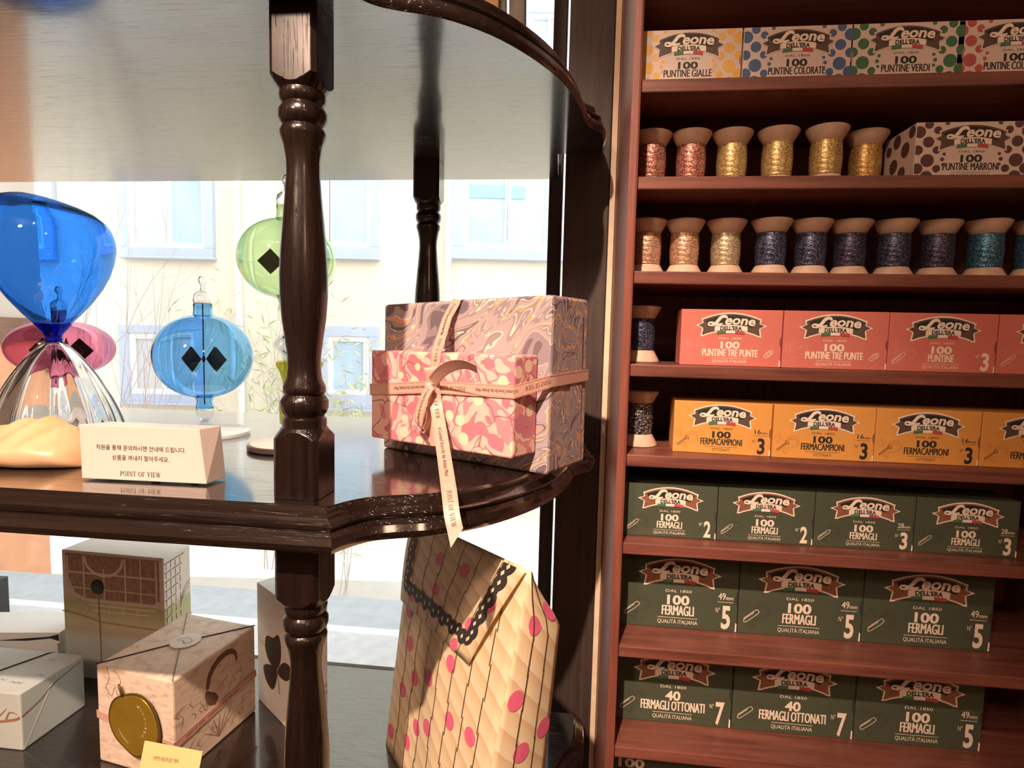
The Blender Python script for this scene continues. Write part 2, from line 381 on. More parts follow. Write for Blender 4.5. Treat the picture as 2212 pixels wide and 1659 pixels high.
# ------------------------------------------------------------------ the street outside
FA = 0.1089
FW = Vector((-sin(FA), cos(FA), 0)); FD = 5.0
FP = CAM + FW * FD; GZ = -.78; LZ = -.62
FO = Vector((FP.x, FP.y, LZ))
def fac(px, py, off=0):                                    # a point on the house front, in the house's own axes
    p = at_pl(px, py, FP - FW * off, FW) - FO
    return (p.x * cos(FA) + p.y * sin(FA), p.z)
M['stucco'] = plain('cream_stucco', (.70, .665, .555, 1), .9, .03, 3)
M['surround'] = plain('pale_blue_painted_surround', (.44, .51, .67, 1), .8, .03, 5)
M['upvc'] = plain('white_window_plastic', (.80, .82, .84, 1), .5, .02)
M['pane_grey'] = plain('grey_window_pane', (.55, .58, .62, 1), .25, .08, 3)
M['pane_blue'] = plain('blue_window_pane', (.42, .57, .70, 1), .2, .1, 3)
M['teal'] = plain('teal_blind', (.30, .60, .55, 1), .5)
M['pipe'] = plain('white_drain_pipe', (.82, .80, .78, 1), .5)
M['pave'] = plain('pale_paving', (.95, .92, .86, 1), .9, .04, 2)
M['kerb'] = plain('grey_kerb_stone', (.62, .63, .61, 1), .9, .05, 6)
t = NT('white_brick'); br = t.n('ShaderNodeTexBrick', i_Scale=5.0); br.inputs['Color1'].default_value = (.78, .78, .78, 1); br.inputs['Color2'].default_value = (.84, .83, .82, 1)
br.inputs['Mortar'].default_value = (.58, .58, .58, 1); br.inputs['Mortar Size'].default_value = .012
t.l(t.coord(rot=(RAD(90), 0, 0)), br.inputs['Vector']); t.princ(br.outputs[0], .9); M['brick'] = t.m
apt = thing('apartment_building', 'cream stuccoed apartment house with pale blue window surrounds across the street', 'building', FO, FA)
MB().box(-9, 7, 0, .3, .34, 5.8).build('wall', 'stucco', apt)
MB().box(-9, 7, -.02, .3, 0, .34).build('base_course', 'brick', apt)
def ring_box(mb, x0, x1, z0, z1, w, y0, y1):
    mb.box(x0, x1, y0, y1, z0, z0 + w); mb.box(x0, x1, y0, y1, z1 - w, z1); mb.box(x0, x0 + w, y0, y1, z0 + w, z1 - w); mb.box(x1 - w, x1, y0, y1, z0 + w, z1 - w)
def house_window(sx0, sy0, sx1, sy1, ix0, iy0, ix1, iy1, panes, teal=None):
    a = fac(sx0, sy1); b = fac(sx1, sy0); c = fac(ix0, iy1); d = fac(ix1, iy0)
    mb = MB(); y0, y1 = -.05, 0
    mb.box(a[0], b[0], y0, y1, a[1], c[1]); mb.box(a[0], b[0], y0, y1, d[1], b[1]); mb.box(a[0], c[0], y0, y1, c[1], d[1]); mb.box(d[0], b[0], y0, y1, c[1], d[1])
    mb.box(a[0] - .01, b[0] + .01, -.07, 0, a[1] - .02, a[1])
    w = mb.build('window', 'surround', apt, bevel=.004)
    fr = MB(); ring_box(fr, c[0], d[0], c[1], d[1], .028, -.035, 0)
    for k, (p0, p1, m) in enumerate(panes):
        e = fac(p0, iy1 - 8); g = fac(p1, iy0 + 10)
        ring_box(fr, e[0] - .025, g[0] + .025, e[1] - .02, g[1] + .02, .022, -.03 + .004 * k, -.005)
    fr.build('frame', 'upvc', w)
    for p0, p1, m in panes:
        e = fac(p0, iy1 - 8); g = fac(p1, iy0 + 10)
        MB().box(e[0] - .004, g[0] + .004, -.012, -.004, e[1] - .004, g[1] + .004).build('pane', m, w)
    if teal:
        e = fac(teal[0], teal[3]); g = fac(teal[2], teal[1])
        MB().box(e[0], g[0], -.02, -.013, e[1], g[1]).build('blind', 'teal', w)
house_window(268, 330, 462, 553, 282, 340, 444, 534, [(294, 362, 'pane_grey'), (376, 438, 'pane_blue')])
house_window(610, 330, 820, 553, 640, 340, 802, 531, [(650, 706, 'pane_grey'), (722, 792, 'pane_blue')])
house_window(976, 330, 1260, 555, 1003, 345, 1225, 534, [(1013, 1092, 'pane_blue'), (1102, 1180, 'pane_blue')], (1013, 403, 1135, 428))
house_window(268, 705, 440, 866, 288, 722, 420, 848, [(300, 352, 'pane_grey'), (362, 410, 'pane_grey')])
house_window(622, 706, 820, 878, 712, 728, 800, 850, [(722, 786, 'pane_blue')])
house_window(1120, -160, 1300, 215, 1140, 35, 1215, 180, [(1150, 1182, 'pane_blue')])
house_window(-60, 330, 118, 553, -45, 340, 95, 534, [(-30, 20, 'pane_grey'), (30, 85, 'pane_blue')])
def pipe(name, pts, r): return MB().tube(pts, r, 10).build(name, 'pipe', apt, smooth=True)
for px0, px1 in ((507, 523), (972, 963)):
    a = fac(px0, 300, .05); b = fac(px1, 905, .05)
    mb = MB(); mb.tube([(a[0], -.05, a[1]), (b[0], -.05, b[1])], .026, 12)
    for q in (.15, .42, .7): z = a[1] + (b[1] - a[1]) * q; x = a[0] + (b[0] - a[0]) * q; mb.tube([(x, -.05, z - .015), (x, -.05, z + .015)], .032, 12)
    mb.build('drain_pipe', 'pipe', apt, smooth=True, auto=40)
g = [fac(*q, .08) for q in ((150, 395), (180, 410), (205, 420), (212, 428), (212, 440))]
pipe('vent_pipe', [(x, -.08, z) for x, z in g], .022)
g = [fac(*q, .03) for q in ((226, 300), (227, 600))]; pipe('cable_conduit', [(x, -.03, z) for x, z in g], .006)
# ledge, kerb and street
lf = (FD * cos(FA)) if False else 0
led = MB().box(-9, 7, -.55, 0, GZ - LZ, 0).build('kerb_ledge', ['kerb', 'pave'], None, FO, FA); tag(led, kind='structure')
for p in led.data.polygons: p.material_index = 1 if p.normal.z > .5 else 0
struct('street_paving', MB().box(-9, 9, 1.24, 9, GZ - .1, GZ), 'pave')
struct('shop_front_base', MB().box(-9, 9, 1.231, 1.24, GZ - .1, .66), 'wall_in')
# neighbour wall at the left edge: beige above, brown band, orange base
M['nb_beige'] = plain('beige_plaster', (.46, .40, .35, 1), .9, .03, 4)
M['nb_brown'] = wood('brown_boards', (.12, .06, .04, 1), (.22, .12, .08, 1), .7, (3, 3, 60))
M['nb_orange'] = plain('orange_plaster', (.60, .30, .17, 1), .9, .1, 5)
e1 = at_z(112, 1260, LZ); e0 = at_z(-40, 1345, LZ)
dv = (e1 - e0).normalized(); nb = thing('garden_wall', 'beige garden wall with brown band and orange base at the left edge', 'wall', e1, atan2(dv.y, dv.x))
zb0 = at_pl(60, 742, e1, Vector((-dv.y, dv.x, 0))).z; zb1 = at_pl(60, 687, e1, Vector((-dv.y, dv.x, 0))).z
MB().box(-3, 0, 0, .2, 0, zb0 - LZ).build('lower_wall', 'nb_orange', nb)
MB().box(-3, .01, -.02, .22, zb0 - LZ, zb1 - LZ).build('band', 'nb_brown', nb)
MB().box(-3, 0, 0, .2, zb1 - LZ, 5.0).build('upper_wall', 'nb_beige', nb)
# bare shrub and bamboo in front of the house
M['twig'] = plain('grey_brown_twig', (.46, .41, .37, 1), .9)
M['leaf'] = plain('pale_green_leaf', (.45, .50, .28, 1), .7)
def shrub(name, label, base, tips, r0, leafy=0, cat='shrub', seed=1):
    rnd = random.Random(seed); mb = MB(); lf = flat(); root = Vector((base[0], base[1], base[2]))
    def leaf(p, d, L):
        s = d.orthogonal().normalized(); s = s @ Matrix.Rotation(rnd.uniform(0, 6.28), 3, d) if False else (Matrix.Rotation(rnd.uniform(0, 6.28), 3, d) @ s)
        lf.poly([p, p + d * L * .5 + s * L * .09, p + d * L, p + d * L * .5 - s * L * .09])
    def grow(a, b, r, lvl):
        side = (b - a).orthogonal().normalized() * (b - a).length * rnd.uniform(-.08, .08)
        pts = [a + (b - a) * (k / 4) + side * sin(pi * k / 4) for k in range(5)]
        mb.tube(pts, [r * (1 - .18 * k) for k in range(5)], 4)
        if lvl < 2:
            for k in range(rnd.randint(3, 5) if lvl == 0 else rnd.randint(2, 4)):
                s = pts[rnd.randint(1, 3)]; d = (b - a).normalized()
                d = (d + Vector((rnd.uniform(-1.2, 1.2), rnd.uniform(-.25, .2), rnd.uniform(-.5, .6))) * .9).normalized()
                grow(s, s + d * (b - a).length * rnd.uniform(.3, .55), r * .5, lvl + 1)
        if leafy:
            for k in range(leafy):
                s = pts[rnd.randint(1, 4)]; d = Vector((rnd.uniform(-1, 1), rnd.uniform(-.6, .6), rnd.uniform(-1, .4))).normalized(); leaf(s, d, rnd.uniform(.06, .11))
    for tp in tips: grow(root + Vector((rnd.uniform(-.1, .1), 0, 0)), Vector(tp), r0, 0)
    e = thing(name, label, cat, root)
    for m_ in (mb, lf): m_.v = [tuple(Vector(p) - root) for p in m_.v]
    mb.build('branches', 'twig', e)
    if leafy: lf.build('leaves', 'leaf', e)
def on_street(px, py, d):
    return at_pl(px, py, CAM + FW * d, FW)
def ground(px, d, z): p = on_street(px, 900, d); return (p.x, p.y, z)
shrub('bare_shrub', 'leafless shrub with long thin branches in front of the cream house', ground(225, 4.62, LZ), [on_street(x, y, 4.55) for x, y in ((285, 540), (345, 640), (330, 590), (400, 670), (140, 640), (440, 740), (310, 760), (365, 820), (470, 850), (200, 560), (410, 880))], .0055, seed=3)
shrub('bamboo_shrub', 'pale leafy bamboo shrub beside the white drain pipe', ground(590, 4.62, LZ), [on_street(x, y, 4.58) for x, y in ((575, 650), (600, 690), (560, 760), (610, 800), (580, 850), (545, 840))], .005, 6, seed=5)
shrub('bamboo_shrub', 'small pale leafy shrub below the blue-framed window', ground(752, 4.3, GZ), [on_street(x, y, 4.28) for x, y in ((748, 790), (768, 830), (735, 850), (780, 900), (745, 890))], .004, 5, seed=9)

# ------------------------------------------------------------------ the dark display shelf
ZM, ZU, ZL = 1.1913, 1.636, .722
_cc = [(-.2101, .4787), (-.1990, .5010), (-.1860, .5170), (-.1660, .5275), (-.1314, .5416), (-.0920, .5730), (-.0580, .6180), (-.0300, .6700), (-.0140, .7180), (-.0035, .7650), (.0010, .8000), (.0110, .8300), (.0250, .8480), (.0300, .8800)]
corner_curve = []
for i in range(len(_cc) - 1):
    p0, p1, p2, p3 = (Vector(_cc[k]) for k in (max(i - 1, 0), i, i + 1, min(i + 2, len(_cc) - 1)))
    for k in range(4): q = k / 4; corner_curve.append(tuple(.5 * ((2 * p1) + (p2 - p0) * q + (2 * p0 - 5 * p1 + 4 * p2 - p3) * q * q + (3 * p1 - p0 - 3 * p2 + p3) * q ** 3)))
corner_curve += [_cc[-1], (.030, .9)]
def outline_to(yb): return [(-1.75, .4787)] + corner_curve[:-1] + [(.030, .940), (-.042, .940), (-.042, yb), (-1.75, yb)]
def offs(poly, d):                                         # outline pushed outward at front and right
    n = len(poly); out = []
    for i, p in enumerate(poly):
        a = Vector(poly[i - 1]) if i else None; b = Vector(poly[(i + 1) % n]); p_ = Vector(p)
        if i in (0, n - 1, n - 2): out.append((p[0], p[1] - (d if i == 0 else 0))); continue
        e1 = (p_ - a).normalized(); e2 = (b - p_).normalized()
        n1 = Vector((e1.y, -e1.x)); n2 = Vector((e2.y, -e2.x)); m = (n1 + n2); m = m / max(m.dot(n1), .6)
        q = p_ + m * d
        out.append((q.x, min(q.y, poly[-1][1])))
    return out
shelf = thing('display_shelf', 'dark stained wooden display shelf with turned posts in the shop window', 'shelf', (-.6, .75, 0))
def shelf_board(ztop, zbot, yb):
    H = ztop - zbot; outline = outline_to(yb)
    prof = [(d, zbot + H * k) for d, k in ((0, 0), (.0026, .08), (.0036, .2), (.0012, .36), (-.004, .46), (-.0055, .50), (-.003, .54), (-.0025, .60), (-.007, .66), (-.0095, .74), (-.010, .84), (-.011, .93), (-.0145, 1))]
    loops = [[(x + .6, y - .75, z) for x, y in offs(outline, d)] for d, z in prof]
    return MB().stack(loops).build('shelf_board', 'ebony_x', shelf, smooth=True, auto=28)
for zt, zb, yb in ((ZM, 1.1525, 1.03), (ZU + .039, ZU, 1.085), (ZL, ZL - .039, 1.0)): shelf_board(zt, zb, yb)
# turned posts
PX, PY, PH = -.2575, .5272, .0222
def post(cx, cy, z0, z1, top=True, bottom=True):
    mb = MB(); h = z1 - z0; b0 = z0 + .064 if bottom else z0; b1 = z1 - .066
    def block(za, zb, chamf):                             # square block, corners cut where it meets the turning
        seg = 32
        sq = []
        for i in range(seg):
            a = 2 * pi * (i + .5) / seg; k = PH / max(abs(cos(a)), abs(sin(a))); sq.append((k * cos(a), k * sin(a), k))
        zc = zb if chamf > 0 else za
        loops = []
        def lp(z, sh): return [(cx + x, cy + y, z - chamf * max(0, (k - PH)) * sh) for x, y, k in sq]
        if chamf > 0: loops = [[(cx + x, cy + y, za) for x, y, k in sq], lp(zb, 1.0), [(cx + x * .88 * PH / k, cy + y * .88 * PH / k, zb + .004) for x, y, k in sq]]
        else: loops = [[(cx + x * .88 * PH / k, cy + y * .88 * PH / k, za - .004) for x, y, k in sq], lp(za, 1.0), [(cx + x, cy + y, zb) for x, y, k in sq]]
        mb.stack(loops)
    if bottom: block(z0, b0, 1.1)
    lower = mb; mb = MB(); block(b1, z1, -1.1)
    L = b1 - b0
    prof = [(.0205, 0), (.0205, .010), (.0185, .0115), (.0185, .0135), (.0205, .0155), (.0222, .020), (.0222, .026), (.0195, .0305), (.018, .032), (.0198, .034), (.0195, .039), (.0162, .046), (.0150, .056), (.0153, .066), (.0175, .082), (.0202, .100), (.0218, .120), (.0220, .137), (.0208, .160), (.0185, .185), (.0163, .208), (.0150, .226), (.0152, .236), (.0172, .248), (.0200, .256), (.0205, .260), (.0190, .263), (.0178, .2645), (.0195, .2665), (.0215, .271), (.0215, .277), (.0190, .281), (.0180, .2825), (.0200, .285), (.0208, .290), (.0195, .296)]
    k = L / .296
    mb2 = MB().lathe([(r, b0 + z * k) for r, z in prof], (cx, cy, 0), 40)
    for m_ in (lower, mb, mb2): m_.v = [(x + .6, y - .75, z) for x, y, z in m_.v]
    p = mb2.build('post', 'ebony_z', shelf, smooth=True, auto=50)
    lower.build('post_block', 'ebony_z', p, bevel=.0008); mb.build('post_block', 'ebony_z', p, bevel=.0008)
post(PX, PY, ZM, ZU); post(PX, PY, ZL, 1.1525)
BX, BY = -.262, .982
post(BX + .005, BY, ZM, ZU); post(BX + .005, BY, ZL, 1.1525)
post(-1.45, PY, ZM, ZU); post(-1.45, PY, ZL, 1.1525); post(-1.45, BY, ZM, ZU); post(-1.45, BY, ZL, 1.1525)
for x, y in ((PX, PY), (BX, BY), (-1.45, PY), (-1.45, BY)):  # feet down to the floor
    MB().lathe([(.018, 0), (.024, .03), (.018, .08), (.02, .3), (.024, .6), (.022, ZL - .0392)], (x + .6, y - .75, 0), 24).build('leg', 'ebony_z', shelf, smooth=True)
rg = at_z(1251, 1012, ZM)
MB().tube([(.6 + .030 + .016, .915 + .009 * cos(a) - .75, ZM + .012 + .009 * sin(a)) for a in (2 * pi * k / 20 for k in range(20))], .0022, 8, True).build('lit_hole_ring', 'trim', shelf, smooth=True)  # added peach ring, stands in for a lit hole in the shelf end

# ------------------------------------------------------------------ the reddish cabinet
CYF = .72
CL, CR, CB = XT2 + .0004, .66, .93
cab = thing('wall_cabinet', 'reddish walnut cabinet of open shelves full of thread spools and stationery boxes', 'cabinet', (.36, .82, 0))
def cbox(name, m, x0, x1, y0, y1, z0, z1, bv=.0015): return MB().box(x0 - .36, x1 - .36, y0 - .82, y1 - .82, z0, z1).build(name, m, cab, bevel=bv)
cbox('side_panel', 'cab_z', CL, .066, CYF - .006, YB - .022, 0, 2.3, .003); cbox('side_panel', 'cab_z', CR, CR + .012, CYF - .006, YB - .022, 0, 2.3, .003)
cbox('back_panel', 'cab_z', .066, CR, CB, CB + .012, 0, 2.3)
S = [1.7653, 1.6539, 1.5425, 1.4312, 1.3186, 1.2065, 1.0943, .9588, .8227, .687]
for z in S + [1.92, 2.1, .5, .3, .05]: cbox('shelf_board', 'cab_x', .066, CR, CYF, CB, z - .0152, z)
cbox('top_panel', 'cab_x', CL, CR + .012, CYF - .006, YB - .022, 2.3, 2.32)

# ------------------------------------------------------------------ stationery boxes
def leone(mb, fn, wf):
    """banner emblem, half width wf; layers 0..6 of mb's materials; fn(u, v, layer)"""
    arc = lambda u, a: a * (1 - u * u)
    def P(pts, lay, grow=1.0):
        mb.cur = lay; mb.poly([fn(u * wf, v * wf, LAY[lay]) for u, v in pts])
    LAY = {0: 1, 1: 2, 2: 3, 3: 4, 4: 5, 5: 5, 6: 5, 7: 2}
    N = 10
    top = [(-.86 + 1.72 * i / N, .15 + .19 * (1 - (2 * i / N - 1) ** 2)) for i in range(N + 1)]
    bot = [(.84 - 1.68 * i / N, -.33 + .17 * (1 - (2 * i / N - 1) ** 2)) for i in range(N + 1)]
    sil = top + [(.83, .05), (1.0, -.02), (.82, -.13)] + bot + [(-.82, -.13), (-1.0, -.02), (-.83, .05)]
    def fan(pts, lay):                                     # banner as vertical slices so that it fills cleanly
        mb.cur = lay
        n = len(pts[0]); mb.strip([fn(u * wf, v * wf, LAY[lay]) for u, v in pts[0]], [fn(u * wf, v * wf, LAY[lay]) for u, v in pts[1]])
    for lay, g in ((0, .045), (1, 0)):
        us = [-.85 + 1.7 * i / 16 for i in range(17)]
        tp = [(u, .15 + .19 * (1 - (u / .86) ** 2) + g) for u in us]; bt = [(u, -.34 + .18 * (1 - (u / .85) ** 2) - g) for u in us]
        fan((bt, tp), lay)
        for s in (-1, 1):
            q = [(s * (.80), .17 + g), (s * (.87 + g), .14 + g), (s * (.85 + g * .8), .04), (s * (1.0 + g * 2), -.03), (s * (.84 + g), -.12), (s * (.88 + g), -.34 - g * 1.2), (s * .8, -.33 - g)]
            mb.cur = lay; mb.poly([fn(u * wf, v * wf, LAY[lay] + .25) for u, v in (q if s < 0 else q[::-1])][::-1])
    us = [-.80 + 1.6 * i / 16 for i in range(17)]
    fan(([(u * .80, -.10 + .115 * (1 - (u / .8) ** 2)) for u in us], [(u, .11 + .185 * (1 - (u / .82) ** 2)) for u in us]), 2)
    us = [-.50 + 1.0 * i / 10 for i in range(11)]
    fan(([(u, -.215 + .045 * (1 - (u / .5) ** 2)) for u in us], [(u, -.055 + .05 * (1 - (u / .5) ** 2)) for u in us]), 3)
    for k, (a, b) in enumerate(((-.42, -.15), (-.15, .13), (.13, .42))):
        us = [a + (b - a) * i / 3 for i in range(4)]
        fan(([(u, -.32 + .045 * (1 - (u / .5) ** 2)) for u in us], [(u, -.225 + .045 * (1 - (u / .5) ** 2)) for u in us]), 4 + k)
    f5 = lambda u, v: fn(u * wf, v * wf, 6)
    w = lambda u: -.10 * u * u
    mb.cur = 2; put(mb, "DELL'ERA", lambda u, v: fn(u * wf, v * wf, 6), 0, -.165, .115, .66, .034, warp=lambda u: -.12 * u * u)
    mb.cur = 3
    put(mb, 'eone', f5, .25, .015, .27, .92, .03, shear=.22, warp=lambda u: -.13 * (u - .1) ** 2)
    brush(mb, f5, [(-.13, .20), (-.20, .262), (-.32, .225), (-.42, .10), (-.51, .005), (-.60, -.035), (-.69, -.01), (-.68, .05), (-.58, .05), (-.42, -.005), (-.26, .03)], [.06, .09, .10, .10, .085, .055, .05, .045, .07, .08, .04])
def carton(kind, w, h, d, base, txt, emb0, name, number=None, size=None, count='100', icon=None, dots=None, sub='QUALITÀ ITALIANA', line=True, noto=False, tail='tail_ink'):
    """printed carton lying with its printed face to the front; returns the prototype Empty"""
    e = thing('stationery_box', 'x', 'box', (0, 0, 0))
    MB().box(0, w, 0, d, 0, h).build('carton', base, e, bevel=.0008)
    fn = lambda u, v, lay=1: (u, -.00012 * lay, v)
    lay1 = lambda u, v: fn(u, v, 1)
    cx = w * .5
    if dots:
        mb = flat(); rnd = random.Random(3)
        spots = [(.03, .83, .055), (.115, .66, .05), (.115, .34, .06), (.025, .52, .045), (.03, .2, .05), (.19, .86, .035), (.2, .2, .035), (.115, .06, .055), (.19, .52, .035), (.245, .36, .018), (.26, .45, .015), (.255, .27, .014), (.11, .96, .04), (.27, .98, .02), (.06, .0, .03)]
        for x, y, r in spots:
            for xx in (x, 1 - x):
                pl = clip(disc2(xx * w, y * h, r * w, r * w, 18), .0005, .0005, w - .0005, h - .0005)
                if len(pl) > 2: mb.poly([fn(u, v, .6 + .03 * len(mb.f)) for u, v in pl])
        mb.build('dot_print', dots, e)
        sd = flat()
        for x, y, r in ((.16, .75, .09), (.42, .85, .12), (.7, .62, .13), (.35, .42, .13), (.62, .22, .12), (.15, .15, .1), (.88, .88, .1)):
            pl = clip(disc2(x * d, y * h, r * d, r * d, 16), .0005, .0005, d - .0005, h - .0005)
            if len(pl) > 2: sd.poly([(-.0002, d - u, v) for u, v in pl])
        sd.build('side_dot_print', dots, e)
    mb = flat()
    leone(mb, lambda u, v, lay: fn(cx + u, h * .735 + v, lay + 1), w * .325)
    mb.build('emblem', ['cream_ink' if emb0 else base, tail, 'dark_ink', 'cream_ink', 'flag_green', 'flag_white', 'flag_red'], e)
    mb = flat()
    put(mb, 'DAL 1850', lay1, cx, h * .475, h * .034, w * .22)
    put(mb, count, lay1, cx, h * .315, h * .115, w * (.19 if count == '100' else .13), .035)
    put(mb, name, lay1, cx, h * .172, h * .125, w * (len(name) * .031 + .02), .026)
    if sub:
        put(mb, sub, lay1, cx, h * .06, h * .05, w * (.34 if len(sub) > 9 else .18))
        if line: mb.add([lay1(*q) for q in ((cx - w * .17, h * .135), (cx + w * .17, h * .135), (cx + w * .17, h * .141), (cx - w * .17, h * .141))], [(0, 1, 2, 3)])
    if number:
        put(mb, 'N°', lay1, w * .835, h * .25, h * .06, w * .035); put(mb, number, lay1, w * .905, h * .05, h * .28, w * .075, .03)
    if size:
        put(mb, size, lay1, w * .865, h * .42, h * .085, w * .06, .01); put(mb, 'mm', lay1, w * .93, h * .42, h * .05, w * .06, .01)
        mb.add([lay1(*q) for q in ((w * .83, h * .385), (w * .96, h * .385), (w * .96, h * .391), (w * .83, h * .391))], [(0, 1, 2, 3)])
    mb.build('lettering', txt, e)
    if icon:
        mb = flat(); ca, sa = cos(RAD(40)), sin(RAD(40)); ox, oy, L = w * .105, h * .23, w * .075
        rf = lambda u, v: lay1(ox + (u * ca - v * sa) * L, oy + (u * sa + v * ca) * L)
        if icon == 'clip': brush(mb, rf, [(.55, .16), (-.75, .16), (-.98, 0), (-.75, -.2), (.85, -.2), (1.05, .05), (.85, .27), (-.8, .27)][0:8], [.06] * 8, 5)
        elif icon == 'point': brush(mb, rf, [(-.95, .2), (.6, .2), (1.0, 0), (.6, -.22), (-.9, -.22), (-.95, .05), (.4, .05)], [.06] * 7, 4)
        elif icon == 'pin':
            brush(mb, rf, [(-.95, .08), (.6, .1)], [.07, .07]); brush(mb, rf, [(-.95, -.1), (.6, -.08)], [.07, .07]); brush(mb, rf, [(-.95, .08), (-1, 0), (-.95, -.1)], [.06] * 3)
            o_, f_ = ring2(.75, 0, .17, .36, .07, .07, 14); mb.add([rf(*q) for q in o_], f_)
        elif icon == 'tack':
            ox = w * .88; rf2 = lambda u, v: lay1(ox + (u * ca - v * sa) * L, oy + (u * sa + v * ca) * L)
            o_, f_ = ring2(0, 0, .75, .34, .07, .07, 18); mb.add([rf2(*q) for q in o_], f_); o_, f_ = ring2(.05, .02, .42, .17, .06, .06, 14); mb.add([rf2(*q) for q in o_], f_)
        mb.build('icon_print', txt, e)
    # faint engraved crests at lower left
    mb = flat(); rnd = random.Random(5)
    for k, (x, y, r) in enumerate(((.06, .36, .05), (.2, .3, .075), (.13, .16, .05))):
        for j in range(4):
            a0 = rnd.uniform(0, 6); o_, f_ = ring2(x * w + rnd.uniform(-.01, .01) * w, y * h, r * w * rnd.uniform(.35, 1), r * w * rnd.uniform(.35, 1), .0004, .0004, 12, a0, a0 + rnd.uniform(2.5, 5)); mb.add([fn(u, v, .4 + .05 * (4 * k + j)) for u, v in o_], f_)
    if not dots: mb.build('crest_print', M['faint_' + kind], e)
    # thumb notch on the right edge and the pale torn tab below it
    mb = flat(); mb.poly([fn(u, v, 1.5) for u, v in clip(disc2(w, h * .44, w * .022, h * .10, 18), 0, 0, w, h)]); mb.build('thumb_notch', M['notch_' + kind], e)
    mb = flat(); mb.add([fn(*q, 1.5) for q in ((w * .984, .001), (w * .998, .001), (w * .998, h * .11), (w * .986, h * .13))], [(0, 1, 2, 3)]); mb.build('torn_tab', 'cream_ink', e)
    return e
def boxcol(k, c, faint, notch):
    M['box_' + k] = plain(k + '_card', c, .65, .04); M['faint_' + k] = plain(k + '_faint_print', faint, .65); M['notch_' + k] = plain(k + '_inner_card', notch, .7)
boxcol('red', (.62, .17, .13, 1), (.72, .27, .21, 1), (.25, .06, .05, 1))
boxcol('orange', (.70, .32, .07, 1), (.55, .2, .05, 1), (.25, .1, .03, 1))
boxcol('green', (.062, .074, .044, 1), (.04, .045, .028, 1), (.03, .03, .02, 1))
boxcol('white', (.66, .54, .46, 1), (.6, .5, .4, 1), (.3, .2, .15, 1))
for k, c in (('yellow', (.74, .42, .10, 1)), ('blue', (.07, .13, .26, 1)), ('dgreen', (.05, .16, .07, 1)), ('dred', (.48, .09, .09, 1)), ('dbrown', (.10, .045, .04, 1))): M['dot_' + k] = plain(k + '_dot_ink', c, .65)
w6, h6, dd = .1172, .0700, .055
PR = {}
PR['tre'] = carton('red', .1182, .0690, dd, 'box_red', 'cream_ink', 1, 'PUNTINE TRE PUNTE', icon='tack')
PR['punt'] = carton('red', .1182, .0690, dd, 'box_red', 'cream_ink', 1, 'PUNTINE', '3', icon='point')
PR['ferm'] = carton('orange', .1178, .0660, dd, 'box_orange', 'dark_ink', 1, 'FERMACAMPIONI', '3', '16', icon='pin', sub='OTTONATI')
PR['n2'] = carton('green', w6, h6, dd, 'box_green', 'cream_ink', 1, 'FERMAGLI', '2', icon='point', tail='rust_ink')
PR['n3'] = carton('green', w6, h6, dd, 'box_green', 'cream_ink', 1, 'FERMAGLI', '3', '28', icon='point', tail='rust_ink')
PR['n5'] = carton('green', .1558, .1060, .07, 'box_green', 'cream_ink', 1, 'FERMAGLI', '5', '49', icon='clip', tail='rust_ink')
PR['n7'] = carton('green', .1558, .1060, .07, 'box_green', 'cream_ink', 1, 'FERMAGLI OTTONATI', '7', count='40', icon='clip', tail='rust_ink')
for k, nm in (('yellow', 'PUNTINE GIALLE'), ('blue', 'PUNTINE COLORATE'), ('dgreen', 'PUNTINE VERDI'), ('dred', 'PUNTINE COLORATE'), ('dbrown', 'PUNTINE MARRONI')):
    PR[k] = carton('white', .1236, .0660, .07, 'box_white', 'dark_ink', 0, nm, dots='dot_' + k, sub=None if k != 'dbrown' else 'QUALITÀ ITALIANA')
used = set()
def shelve(kind, x, y, z, label, group, rot=0):
    o = PR[kind] if kind not in used else copy_tree(PR[kind]); used.add(kind)
    o.location = (x, y, z); o.rotation_euler.z = RAD(rot); o['label'] = label; o['group'] = group; return o
gA = 'dotted pushpin boxes on the top shelves'
for k, x1, lb in (('yellow', 1603, 'white box with yellow dots at the left end of the topmost visible shelf'), ('blue', 1843, 'white box with blue dots between the yellow and green dotted boxes'), ('dgreen', 2083, 'white box with green dots right of the blue dotted box'), ('dred', 2323, 'white box with red and pink dots cut by the right picture edge')):
    p = at_y(x1, 110, .744); shelve(k, p.x - .1238, .744, S[1] + .0002, lb, gA)
p = at_y(1976, 330, .745); shelve('dbrown', p.x, .745, S[2] + .0002, 'white box with dark brown dots beside the gold thread spools', gA)
gR = 'red drawing pin boxes'
for k, x, y, r, lb in (('tre', .1287, .742, -4, 'red three-point pin box nearest the lone navy spool, first of its row'), ('tre', .2478, .733, -1, 'red three-point pin box, second from the left of the red row'), ('punt', .3672, .732, 0, 'red pushpin box with a large number 3'), ('punt', .4866, .732, 0, 'red pushpin box cut by the right picture edge')):
    shelve(k, x, y, S[4] + .0002, lb, gR, r)
gO = 'orange paper fastener boxes'
for x, y, r, lb in ((.1270, .752, -4, 'bright orange fastener box beside the lone black spool'), (.2460, .742, -1, 'orange fastener box, second from the left in its row'), (.3650, .741, 0, 'orange fastener box, third from the left in its row'), (.4840, .741, 0, 'orange fastener box cut by the right picture edge')):
    shelve('ferm', x, y, S[5] + .0002, lb, gO, r)
gG = 'green paper clip boxes'
for k, x, lb in (('n2', .0685, 'small dark green clip box number 2 against the left cabinet side'), ('n2', .1867, 'small dark green clip box number 2, second from the left'), ('n3', .3049, 'small dark green clip box number 3 left of the last one'), ('n3', .4231, 'small dark green clip box number 3 at the right picture edge')):
    shelve(k, x, .7485, S[6] + .0002, lb, gG)
